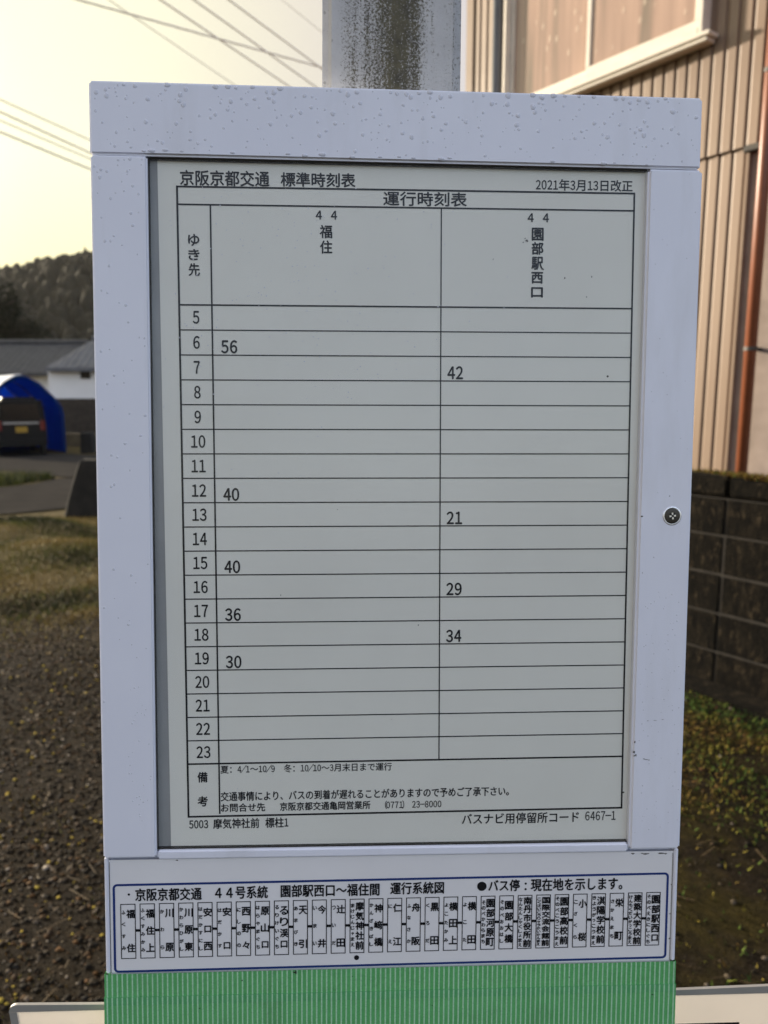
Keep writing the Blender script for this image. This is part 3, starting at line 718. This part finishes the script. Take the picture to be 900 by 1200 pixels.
# rain drops clinging to the frame
bmv = bmesh.new(); bmesh.ops.create_uvsphere(bmv, u_segments=16, v_segments=10, radius=1)
DV = np.array([v.co[:] for v in bmv.verts]); DF = [[v.index for v in f.verts] for f in bmv.faces]; bmv.free()
mb = MB()
def drop(x, v, r, asp=1.0, hgt=.30, y0=0.0):
    P = DV.copy(); P[:, 0] *= r * (1 + .12 * np.sin(3 * np.arctan2(DV[:, 2], DV[:, 0]) + x)); P[:, 2] *= r * asp * (1 + .1 * np.sin(2 * np.arctan2(DV[:, 2], DV[:, 0]) + v)); P[:, 1] *= r * hgt
    P[:, 1] -= (P[:, 2] / (r * asp)) * -.10 * r * -1
    sel = [(bx(x) + a / 1000, (b + y0) / 1000 + .00002, bz(v) + c / 1000) for a, b, c in P]
    mb.add(sel, DF, 0)
placed = []
def try_drop(x, v, r, **k):
    if all((x - a) ** 2 + (v - b) ** 2 > (r + c + .3) ** 2 for a, b, c in placed): placed.append((x, v, r)); drop(x, v, r, **k)
for _ in range(330):
    x = random.uniform(2.5, 367.5); v = 2.2 + 38 * random.random() ** 1.25
    r = random.choice((.4, .5, .65, .8, 1.0, 1.25)) * random.uniform(.8, 1.2) * (1.25 - .5 * v / 40)
    try_drop(x, v, r, asp=random.uniform(.9, 1.25))
for _ in range(40): try_drop(random.uniform(5, 365), random.uniform(1.6, 3.2), random.uniform(1.0, 2.0), asp=.8)
for _ in range(24):
    try_drop(random.uniform(30, 350), random.uniform(39.3, 41), random.uniform(1.0, 2.2), asp=.5)
for _ in range(75):
    v = 45 + 330 * random.random() ** 2.1; try_drop(random.uniform(2.5, 31), v, random.uniform(.4, 1.15) * (1 if v < 140 else .8), asp=random.uniform(.9, 1.4))
for _ in range(34): try_drop(random.uniform(17, 31), random.uniform(335, 460), random.uniform(.3, .6))
for _ in range(95): try_drop(random.uniform(341, 369), random.uniform(300, 465), random.uniform(.22, .48))
for _ in range(18): try_drop(random.uniform(341, 369), random.uniform(45, 250), random.uniform(.2, .4))
for _ in range(330):
    x = random.gauss(120, 60); v = random.gauss(115, 45)
    if 40 < x < 333 and 48 < v < 460: try_drop(x, v, random.uniform(.16, .42), y0=3.2)
for _ in range(160): try_drop(random.uniform(40, 333), random.uniform(50, 460), random.uniform(.12, .28), y0=3.2)
mb.build('water_drops', M_DROP, board, smooth=True, kind='stuff')

# concrete post behind the board
post_z0 = -.62
mb = MB(); mb.box((-.045, .025, -.95), (.0435, .113, 1.9))
post = mb.build('concrete_post', M_POST, None, bevel=.006, seg=3, label='grey concrete post streaked with black mould behind the timetable board', cat='post')
post.matrix_world = MW @ Matrix.Translation((-.0035, 0, 0))
for v in (60, 420):                               # clamps holding the board to the post
    mb = MB(); mb.box((-.06, .0106, bz(v) - .015), (.06, .0249, bz(v) + .015)); mb.build('mounting_bracket', M_DARKMETAL, board, bevel=.002)

# cream notice panel strapped behind the foot of the board
panel = empty('notice_panel', label='cream laminated notice panel with grey border fixed behind the green tape', cat='sign')
panel.matrix_world = MW @ Matrix.Translation((0, .006, bz(577) - .0115)) @ Matrix.Rotation(R(14), 4, 'X') @ Matrix.Translation((0, 0, -bz(577)))
def rr_panel(name, x0, x1, v0, v1, r, y0, y1, mat, bend, m2=None):
    mb = MB(); NX = 400
    top = []
    for k in range(NX + 1):
        x = x0 + (x1 - x0) * k / NX
        e = min(x - x0, x1 - x); v = v0
        if e < r: v = v0 + r - math.sqrt(max(0, r * r - (r - e) ** 2))
        top.append((x, v + bend(x)))
    vs_ = []; 
    for y in (y0, y1):
        for (x, v) in top: vs_ += [(bx(x), y / 1000, bz(v)), (bx(x), y / 1000, bz(v1))]
    L = 2 * (NX + 1); fs = []
    for k in range(NX):
        a = 2 * k
        fs += [(a, a + 1, a + 3, a + 2), (L + a, L + a + 2, L + a + 3, L + a + 1), (a, a + 2, L + a + 2, L + a), (a + 1, L + a + 1, L + a + 3, a + 3)]
    fs += [(0, L, L + 1, 1), (2 * NX, 2 * NX + 1, L + 2 * NX + 1, L + 2 * NX)]
    mb.add(vs_, fs, 0); return mb.build(name, mat, panel)
bend = lambda x: 4.5 * (1 - (abs(x - 187) / 258) ** 1.5)
M_LAM = simple('grey_laminate', (.36, .34, .31), .5)
rr_panel('border', -69.5, 530, 574.5, 581, 6.4, 12.4, 14.2, M_LAM, bend)
mb = MB(); mb.box((bx(-69.4), .0127, bz(800)), (bx(-64.6), .0139, bz(581.5))); mb.build('border', M_LAM, panel)
def mat_notice():
    g = G('thin_cream_sheet'); c = g.ramp(g.noise(18, 4), [(.3, (.83, .80, .755)), (.7, (.87, .84, .795))]); g.fin(c, .5, 0, .3)
    tl = g.n('BsdfTranslucent'); g.set(tl.inputs[0], c); ms = g.n('MixShader'); ms.inputs[0].default_value = .5
    g.set(ms.inputs[1], g.p.outputs[0]); g.set(ms.inputs[2], tl.outputs[0]); g.set(g.out.inputs[0], ms.outputs[0]); return g.m
rr_panel('notice_sheet', -64.5, 456, 579.8, 790, 1.2, 12.6, 13.1, mat_notice(), bend)
rr_panel('border', 456.4, 530, 579.8, 790, 1.0, 12.6, 14.0, M_LAM, bend)
mb = MB(); mb.box((bx(180), .0120, bz(700)), (bx(430), .01245, bz(607.5))); mb.build('dark_print', M_INK, panel)

# ================================================================== LEFT BACKGROUND
M_TILE = simple('grey_roof_tile', (.115, .12, .13), .6, var=.2, sc=3)
M_TILE2 = simple('dark_roof_tile', (.06, .06, .062), .7, var=.25, sc=3)
M_PLASTER = simple('white_plaster', (.88, .87, .85), .85, var=.03, sc=2)
M_BOARDS = simple('dark_board_wall', (.045, .036, .027), .9, var=.3, sc=5)
def hip_roof(mb, x0, x1, y0, y1, ze, zr, hip, th=.15):
    ym = (y0 + y1) / 2
    V1 = [(x0, y0, ze), (x1, y0, ze), (x1, y1, ze), (x0, y1, ze), (x0 + hip, ym, zr), (x1 - hip, ym, zr)]
    V0 = [(x, y, z - th) for x, y, z in V1[:4]]
    mb.add(V1 + V0, [(0, 1, 5, 4), (1, 2, 5), (2, 3, 4, 5), (3, 0, 4), (6, 7, 1, 0), (7, 8, 2, 1), (8, 9, 3, 2), (9, 6, 0, 3), (9, 8, 7, 6)])
def rows(mb, x0, x1, y0, ym, ze, zr, n, hipl, hipr):  # raised tile rolls on the front slope
    for k in range(n):
        x = x0 + (x1 - x0) * (k + .5) / n
        top = min(1, (x - x0) / max(hipl, .01), (x1 - x) / max(hipr, .01)); 
        a = Vector((x, y0, ze + .005)); b = Vector((x, y0 + (ym - y0) * top, ze + (zr - ze) * top + .005))
        mb.tube([a, b], .028, 5)
# storehouse with white upper wall
YS = 32.0
g0 = float(gz(0, YS))
a = at(53, 430, YS); b = at(86, 398, YS + 2.2); wl = at(57, 450, YS + .4)
store = empty('storehouse', (a.x + 4, YS, g0), label='white plaster storehouse with grey tiled hip roof and dark lower wall', cat='house')
def L(p): return p - store.location
ze, zr = at(53, 431, YS).z - g0, at(86, 398, YS + 2.2).z - g0
zb = at(60, 467, YS + .4).z - g0
mb = MB(); hip_roof(mb, -4, 4, 0, 4.4, ze, zr, 1.25); rows(mb, -4, 4, 0, 2.2, ze, zr, 26, 1.25, 1.25)
mb.tube([(-2.75, 2.2, zr + .05), (2.75, 2.2, zr + .05)], .13, 8); mb.build('roof', M_TILE, store)
x0 = wl.x - store.location.x
mb = MB(); mb.box((x0, .4, zb), (3.75, 4.0, ze - .02)); mb.build('wall', M_PLASTER, store)
mb = MB(); mb.box((x0 - .04, .34, 0), (3.8, 4.05, zb - .01)); mb.build('lower_wall', M_BOARDS, store)
mb = MB(); p = at(66, 442, YS); 
mb.box((L(at(95, 440, YS + .4)).x, .33, zb + .85), (L(at(106, 440, YS + .4)).x, .41, zb + 1.2)); mb.build('vent', M_BOARDS, store)
# long low house behind it
YF = 37.0; gf = float(gz(0, YF))
c = at(20, 437, YF)
farm = empty('farmhouse', (c.x - 2, YF, gf), label='long low house with dark tiled roof behind the tarp tent', cat='house')
ze, zr = at(20, 437, YF).z - gf, at(20, 402, YF + 3).z - gf
mb = MB(); hip_roof(mb, -8, 4.6, 0, 6, ze, zr, .2); rows(mb, -8, 4.6, 0, 3, ze, zr, 40, .2, .2); mb.tube([(-7.8, 3, zr + .05), (4.4, 3, zr + .05)], .14, 8); mb.build('roof', M_TILE2, farm)
mb = MB(); mb.box((-7.6, .7, 0), (4.2, 5.4, ze - .02)); mb.build('wall', M_PLASTER, farm)
mb = MB(); mb.box((-7.65, .62, 0), (4.25, .69, .95)); mb.build('lower_wall', M_BOARDS, farm)

# low earth coloured garden wall behind the lane
YG = 27.5; gg = float(gz(0, YG)); p0, p1 = at(46, 505, YG), at(330, 505, YG)
mb = MB(); mb.box((p0.x, YG, gg - .05), (p1.x, YG + .22, at(60, 508, YG).z)); mb.build('garden_wall', simple('ochre_earth_wall', (.13, .10, .055), .95, var=.35, sc=2.5, bump=.4), None, bevel=.03, label='low ochre earth garden wall along the far side of the lane', cat='wall')

# blue tarp tent (pipe garage)
YT = 24.0; gt = float(gz(0, YT)); foot = at(75, 515, YT); apex = at(25, 440, YT)
hw = foot.x - apex.x; Hh = apex.z - gt
tent = empty('tarp_tent', (apex.x, YT, gt), R(40), label='blue tarpaulin carport tent with painted pale sheen on top over the dark van', cat='tent')
def mat_tarp():
    g = G('blue_tarpaulin'); c = g.ramp(g.noise(2.5, 5), [(.3, (.010, .085, .36)), (.7, (.018, .13, .48))])
    g.bump(g.noise(6, 4, .6, g.co((1, 1, .4))), .5, .05); g.p.inputs['Transmission Weight'].default_value = 0
    g.fin(c, .4, 0, .5); tl = g.n('BsdfTranslucent'); g.set(tl.inputs[0], c)
    ms = g.n('MixShader'); ms.inputs[0].default_value = .7; g.set(ms.inputs[1], g.p.outputs[0]); g.set(ms.inputs[2], tl.outputs[0]); g.set(g.out.inputs[0], ms.outputs[0])
    return g.m
M_TARP = mat_tarp()
half = [(hw, 0), (hw, Hh * .50), (hw * .96, Hh * .60), (hw * .80, Hh * .72), (hw * .45, Hh * .90), (hw * .16, Hh * .985)]
out = half + [(0, Hh)] + [(-x, z) for x, z in reversed(half)]
inn = [(x * .94, z * .96) for x, z in out]
mb = MB(); n = len(out); Ld = 4.6
vs_ = [(x, 0, z) for x, z in out] + [(x, .06, z) for x, z in inn] + [(x, Ld, z) for x, z in out]
fs = [(k, k + 1, n + k + 1, n + k) for k in range(n - 1)] + [(k, 2*n + k, 2*n + k + 1, k + 1) for k in range(n - 1)] + [tuple(range(2*n, 3*n))]
mb.add(vs_, fs); to = mb.build('cover', M_TARP, tent, recalc=False)
sol = to.modifiers.new('thick', 'SOLIDIFY'); sol.thickness = .02
M_POLE = simple('galvanised_pole', (.4, .4, .4), .4, metal=.8)
for y in (.12, 2.3, 4.4):
    mb = MB(); mb.tube([(x * .97, y, max(.01, z - .05)) for x, z in out], .025, 6); mb.build('hoop', M_POLE, tent)
mb = MB()  # pale sheet over the left slope: sky reflection put into its colour
po = [(out[k][0] * 1.01, out[k][1] + .03) for k in (6, 7, 8, 9)]
mb.add([(x, -.05, z) for x, z in po] + [(x, Ld * .8, z) for x, z in po], [(0, 1, 5, 4), (1, 2, 6, 5), (2, 3, 7, 6)]); pt = mb.build('top_sheen_sheet', simple('pale_sky_sheen', (.55, .6, .72), .35), tent, recalc=False)
sm = pt.modifiers.new('thick', 'SOLIDIFY'); sm.thickness = .02

# van, seen from behind
van_c = at(27, 528, YT - 1.2)
van = empty('van', (van_c.x, YT - 1.2, float(gz(0, YT - 1.2))), R(33), label='dark grey kei van with yellow licence plate parked in the tent', cat='van')
M_VAN = simple('dark_van_paint', (.008, .008, .008), .45, metal=.0, var=.05, spec=.2)
M_VGLASS = simple('van_window_glass', (.006, .0065, .0075), .2, var=.05, spec=.25)
M_TYRE = simple('tyre_rubber', (.012, .012, .012), .9)
mb = MB()
sec = [(-.70, .32), (.70, .32), (.735, .55), (.735, 1.0), (.64, 1.72), (.56, 1.83), (-.56, 1.83), (-.64, 1.72), (-.735, 1.0), (-.735, .55)]
mb.prism(sec, 0, 3.3); bo = mb.build('body', M_VAN, van, bevel=.11, seg=4)
mb = MB(); mb.prism([(-.56, 1.13), (.56, 1.13), (.50, 1.62), (-.50, 1.62)], -.012, .03); mb.build('rear_window', M_VGLASS, van, bevel=.008)
for s in (-1, 1):
    mb = MB(); mb.prism([(s*.60 - .06, .82), (s*.60 + .06, .82), (s*.60 + .055, 1.12), (s*.60 - .055, 1.12)], -.03, .02); mb.build('tail_light', simple('tail_light_red', (.16, .010, .010), .3), van, bevel=.01)
    mb = MB(); mb.box((s*.741 - .008, .5, 1.1), (s*.741 + .008, 2.6, 1.55), 0, None); mb.build('side_window', M_VGLASS, van, bevel=.005)
    for yy in (.55, 2.75):
        mb = MB(); mb.tube([(s*.58, yy, .27), (s*.73, yy, .27)], .27, 20); wh = mb.build('wheel', M_TYRE, van, bevel=.02)
        mb = MB(); mb.tube([(s*.735, yy, .27), (s*.745, yy, .27)], .17, 16); mb.build('rim', M_POLE, wh)
mb = MB(); mb.box((-.71, -.07, .34), (.71, .02, .56)); mb.build('bumper', M_VAN, van, bevel=.03)
mb = MB(); mb.box((-.165, -.03, .76), (.165, -.005, .93)); mb.build('licence_plate', simple('yellow_plate', (.34, .20, .015), .5), van, bevel=.004)
mb = MB(); mb.box((-.5, -.025, 1.02), (.5, -.004, 1.07)); mb.build('chrome_strip', M_POLE, van, bevel=.006)

# stone marker by the lane and a smaller post further off
def rock_block(name, c, wx, wy, h, taper, label, cat, mat):
    bm = bmesh.new(); bmesh.ops.create_cube(bm, size=1); bmesh.ops.subdivide_edges(bm, edges=bm.edges, cuts=5, use_grid_fill=True)
    for v in bm.verts:
        z = v.co.z + .5; k = 1 - taper * z
        v.co = Vector((v.co.x * wx * k, v.co.y * wy * k, z * h)) + Vector([random.uniform(-.012, .012) for _ in range(3)])
    me = bpy.data.meshes.new(name); bm.to_mesh(me); bm.free(); me.materials.append(mat)
    o = bpy.data.objects.new(name, me); col.objects.link(o); o.location = c; s = o.modifiers.new('soft', 'SUBSURF'); s.levels = s.render_levels = 1
    return tag(o, label, cat)
M_DSTONE = simple('dark_lichened_stone', (.013, .012, .010), .95, var=.5, sc=8, bump=.6)
p = ground_at(112, 604)
rock_block('stone_marker', (p.x, p.y, float(gz(0, p.y)) - .03), .68, .45, .74, .62, 'dark tapered stone marker standing where the turf meets the lane', 'stone', M_DSTONE)
p = ground_at(104, 531)
rock_block('stone_post', (p.x, p.y, float(gz(0, p.y)) - .03), .42, .4, .72, .12, 'squat dark stone post beyond the lane, before the earth wall', 'stone', M_DSTONE)

# evergreen trees behind the roofs
def leaf_tree(name, c, h, rx, rz, n, label, seed, group=None):
    r = np.random.default_rng(seed)
    root = empty(name, c, label=label, cat='tree', group=group)
    mb = MB(); tr = [(0, 0, 0), (.05, 0, h * .3), (-.05, .05, h * .6), (0, 0, h * .92)]; mb.tube(tr, [h * .028, h * .022, h * .014, h * .004], 8)
    for k in range(9):
        z = h * (.35 + .06 * k); a = k * 2.4; ll = rx * (.9 - .05 * k); mb.tube([(0, 0, z), (ll * .5 * math.cos(a), ll * .5 * math.sin(a), z + .2), (ll * math.cos(a), ll * math.sin(a), z + .5)], [h * .01, h * .007, h * .003], 5)
    mb.build('trunk', M_BARK, root)
    nc = 46; cc = r.standard_normal((nc, 3)); cc /= np.linalg.norm(cc, axis=1)[:, None]; cc *= r.uniform(.35, 1, (nc, 1))
    cc = cc * [rx, rx, rz] + [0, 0, h - rz]
    P = cc[r.integers(0, nc, n)] + r.standard_normal((n, 3)) * [rx * .17, rx * .17, rz * .14]
    s = r.uniform(.07, .16, n); d1 = r.standard_normal((n, 3)); d1 /= np.linalg.norm(d1, axis=1)[:, None]; d2 = np.cross(d1, r.standard_normal((n, 3))); d2 /= np.linalg.norm(d2, axis=1)[:, None]
    V = np.stack([P - d1 * s[:, None], P + d2 * s[:, None] * .6, P + d1 * s[:, None], P - d2 * s[:, None] * .6], 1).reshape(-1, 3)
    np_mesh('crown', V, np.arange(4 * n).reshape(-1, 4), M_LEAF, root, tone=np.repeat(r.random(n), 4))
YE = 62.0
p = at(1, 400, YE); leaf_tree('evergreen_tree', (p.x, YE, -.43), at(0, 332, YE).z + .43, 2.6, 3.4, 9000, 'dark round evergreen tree rising behind the long dark roof', 3)
p = at(36, 400, YE + 8); leaf_tree('evergreen_tree', (p.x, YE + 8, -.43), at(36, 377, YE + 8).z + .43, 2.0, 2.2, 5000, 'shorter dark evergreen tree right of the round one, behind the roofs', 4)

# overhead wires
M_WIRE = simple('glare_washed_cable', (.72, .64, .56), .8)  # pale colour carries the haze and glare that wash out the wires
def wire(pa, pb, z, r, label, twist=False):
    r *= .72
    def pt(p):
        q = ray(*p); t = (z - CAM_H) / q.z; return Vector((0, 0, CAM_H)) + q * t
    A, B = pt(pa), pt(pb); d = (B - A).normalized()
    S, E = A - d * 14, A + d * 60; N = 60; mb = MB()
    Lt = (E - S).length; ta = 14 / Lt; tb = (14 + (B - A).length) / Lt
    def sag(t): return 1.1 * (t - ta) * (t - tb)
    pts = [S.lerp(E, k / N) + Vector((0, 0, sag(k / N))) for k in range(N + 1)]
    if twist:
        N = 700; pts = [S.lerp(E, k / N) + Vector((0, 0, sag(k / N))) for k in range(N + 1)]
        for ph in (0, 2.1, 4.2):
            mb.tube([q + Vector((math.cos(k * .9 + ph) * r * .8, 0, math.sin(k * .9 + ph) * r * .8)) for k, q in enumerate(pts)], r * .62, 5)
    else: mb.tube(pts, r, 6)
    return mb.build('power_wire' if not twist else 'twisted_cable', M_WIRE, None, smooth=True, label=label, cat='wire', group='overhead wires')
wire((92.5, 0), (380.5, 80), 6.2, .013, 'twisted grey cable sloping gently across the steeper wires', True)
wire((128, 0), (268, 95), 7.6, .011, 'faint thin wire, leftmost of the steep wires over the board')
wire((188.5, 0), (334, 98), 7.2, .018, 'dark steep wire, second from the left above the board')
wire((227.6, 0), (366, 99), 7.2, .018, 'dark steep wire, middle one of the five above the board')
wire((268.5, 0), (380.5, 83), 7.2, .017, 'dark steep wire ending lowest against the concrete post')
wire((330.7, 0), (380, 40), 7.9, .007, 'very faint thin wire nearest the concrete post')
wire((0, 116.5), (103, 163), 6.6, .018, 'pale wire, uppermost of the four left of the board')
wire((0, 131), (103, 178), 6.3, .019, 'dark thick cable, second of the four left of the board', True)
wire((0, 141), (103, 185), 6.1, .016, 'pale wire, third of the four left of the board')
wire((0, 154.5), (105, 198), 5.8, .019, 'dark thick cable, lowest of the four left of the board', True)

# ================================================================== GROUND COVER
iv1, if1 = ico(1)
def stones(n, xr, yr, smin, smax, name, label, dens=None):
    x = rng.uniform(*xr, n); y = rng.uniform(*yr, n)
    keep = np.ones(n, bool) if dens is None else rng.random(n) < dens(x, y)
    x, y = x[keep], y[keep]; n = len(x)
    s = smin + (smax - smin) * rng.random(n) ** 2.2
    sc = np.stack([s, s * rng.uniform(.6, 1, n), s * rng.uniform(.3, .65, n)], -1)
    V, Fc = scatter(iv1, if1, np.stack([x, y, s * .12 + gz(x, y)], -1), sc, rng.uniform(0, 6.3, n), .24)
    return np_mesh(name, V, Fc, M_STONE, tone=np.repeat(rng.random(n), len(iv1)), kind='stuff', label=label, cat='gravel')
def gdens(x, y):
    d = .12 + .88 * sstep(6.2, 4.9, y + .35 * np.sin(x * 2.1))
    right = sstep(-.4, .4, x) * .985
    clump = .62 + .38 * sstep(.32, .60, .5 + .25 * (np.sin(x * 5.3 + 2.1 * np.sin(y * 3.9)) + np.sin(y * 6.1 + 1.7 * np.sin(x * 4.3))))
    return d * (1 - right) * clump
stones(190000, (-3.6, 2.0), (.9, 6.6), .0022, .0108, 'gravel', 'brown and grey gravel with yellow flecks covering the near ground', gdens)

def blades(n, xr, yr, h0, h1, wdt, name, mat, label, dens, tonef, lean=.6):
    x = rng.uniform(*xr, n); y = rng.uniform(*yr, n); k = rng.random(n) < dens(x, y); x, y = x[k], y[k]; n = len(x)
    h = rng.uniform(h0, h1, n); a = rng.uniform(0, 6.3, n); lx, ly = rng.standard_normal((2, n)) * lean * h
    z = gz(x, y) - .004; wx, wy = np.cos(a) * wdt, np.sin(a) * wdt
    b0 = np.stack([x - wx, y - wy, z], -1); b1 = np.stack([x + wx, y + wy, z], -1); t = np.stack([x + lx, y + ly, z + h], -1)
    V = np.stack([b0, b1, t], 1).reshape(-1, 3)
    return np_mesh(name, V, np.arange(3 * n).reshape(-1, 3), mat, tone=np.repeat(np.clip(tonef(x, y) + .22 * rng.standard_normal(n), 0, 1), 3), kind='stuff', label=label, cat='grass')
def patch(x, y, f=1.0, ph=0): return .5 + .25 * (np.sin(x * 2.3 * f + 1.7 * np.sin(y * 1.9 * f + ph)) + np.sin(y * 2.9 * f + 2.1 * np.sin(x * 1.3 * f + ph)))
blades(190000, (-7.5, 1.2), (4.0, 9.6), .012, .055, .004, 'turf_grass', M_BLADE, 'short yellowish winter turf between gravel and lane',
       lambda x, y: sstep(4.5, 5.6, y + .3 * np.sin(x * 2.1)) * (1 - sstep(8.6, 9.0, y - .12 * x - .6)) * (.35 + .65 * patch(x, y)), lambda x, y: -.25 + 1.35 * patch(x, y, 1.5, 1))
blades(30000, (-9, -2.5), (10.2, 15.2), .05, .22, .01, 'verge_grass', M_BLADE, 'dark rough grass on the verge between the two lanes',
       lambda x, y: ((y > np.interp(x, [-9, gp(0, 572)[0], gp(60, 562)[0]], [11.4, gp(0, 572)[1] + .1, gp(60, 562)[1]])) & (y < np.interp(x, [-9, gp(0, 554)[0], gp(62, 561)[0]], [14.3, gp(0, 554)[1], gp(62, 561)[1]])) & (x < gp(60, 562)[0])).astype(float), lambda x, y: .06 + 0 * x, .3)
def on_wall(s, out_):                              # distance along and in front of the block wall -> x, y
    return ox * BD + s * .595 - out_ * ox, oy * BD - s * .804 - out_ * oy
def moss_d(x, y):
    o_ = BD - (ox * x + oy * y)                    # metres in front of the wall face
    return (o_ > .05) * np.clip(sstep(2.4, .3, o_) * (patch(x, y, 2.2, 2) > .42) * .9 + .10, 0, 1) * (x > .3)
blades(120000, (.3, 4.2), (.6, 4.6), .006, .022, .004, 'moss', M_MOSS, 'green and rusty moss on the soil before the block wall', moss_d, lambda x, y: .02 + .85 * patch(x, y, 3, .5))
blades(60000, (-3.6, .6), (.9, 5.6), .004, .016, .0035, 'moss', M_MOSS, 'rusty moss and leaf litter scattered between the gravel on the left', lambda x, y: .10 + .9 * (patch(x, y, 3.1, 4) > .60), lambda x, y: .72 + .25 * patch(x, y, 4, 2))
M_STRAW = mat_tone('dry_straw', [(0, (.035, .022, .010)), (1, (.11, .078, .040))], .8)
def straw(n, xr, yr, name, label):
    x = rng.uniform(*xr, n); y = rng.uniform(*yr, n); a = rng.uniform(0, 6.3, n); l = rng.uniform(.012, .05, n); z = gz(x, y) + .006; w_ = .0011
    dx, dy = np.cos(a) * l, np.sin(a) * l; px_, py_ = -np.sin(a) * w_, np.cos(a) * w_
    V = np.stack([np.stack([x - dx - px_, y - dy - py_, z], -1), np.stack([x + dx - px_, y + dy - py_, z + .006], -1), np.stack([x + dx + px_, y + dy + py_, z + .0065], -1), np.stack([x - dx + px_, y - dy + py_, z + .001], -1)], 1).reshape(-1, 3)
    np_mesh(name, V, np.arange(4 * n).reshape(-1, 4), M_STRAW, tone=np.repeat(rng.random(n), 4), kind='stuff', label=label, cat='straw')
straw(3600, (-3.6, 3.4), (.9, 5.6), 'dry_straw', 'thin dry stalks lying on the gravel and soil')
stones(1500, (.4, 3.4), (.8, 4.2), .003, .014, 'gravel', 'few loose pebbles on the dark soil right of the board')
# moss growing along the top of the block wall
n = 26000; mx = rng.uniform(-3.1, 4.4, n); my = rng.uniform(.0, .15, n); keep = patch(mx * 3, my * 5) > .25; mx, my = mx[keep], my[keep]; n = len(mx)
h = rng.uniform(.006, .028, n); a = rng.uniform(0, 6.3, n)
b0 = np.stack([mx - np.cos(a) * .004, my - np.sin(a) * .004, np.full(n, 1.066)], -1); b1 = np.stack([mx + np.cos(a) * .004, my + np.sin(a) * .004, np.full(n, 1.066)], -1)
t = np.stack([mx + rng.standard_normal(n) * .012, my + rng.standard_normal(n) * .012, 1.071 + h], -1)
np_mesh('moss', np.stack([b0, b1, t], 1).reshape(-1, 3), np.arange(3 * n).reshape(-1, 3), M_MOSS, bw, tone=np.repeat(np.clip(.75 + .25 * rng.standard_normal(n), 0, 1), 3), kind='stuff')

# ================================================================== MORNING HAZE
mb = MB(); mb.box((-715, -70, -3.5), (715, 910, 92))
hz = G('morning_haze'); hz.t.links.remove(hz.out.inputs[0].links[0]); hz.t.nodes.remove(hz.p)
pv = hz.n('VolumePrincipled'); pv.inputs['Color'].default_value = (.93, .90, .84, 1); pv.inputs['Density'].default_value = HAZE; pv.inputs['Anisotropy'].default_value = .55
hz.t.links.new(pv.outputs[0], hz.out.inputs['Volume'])
mb.build('haze', hz.m, None, kind='stuff')
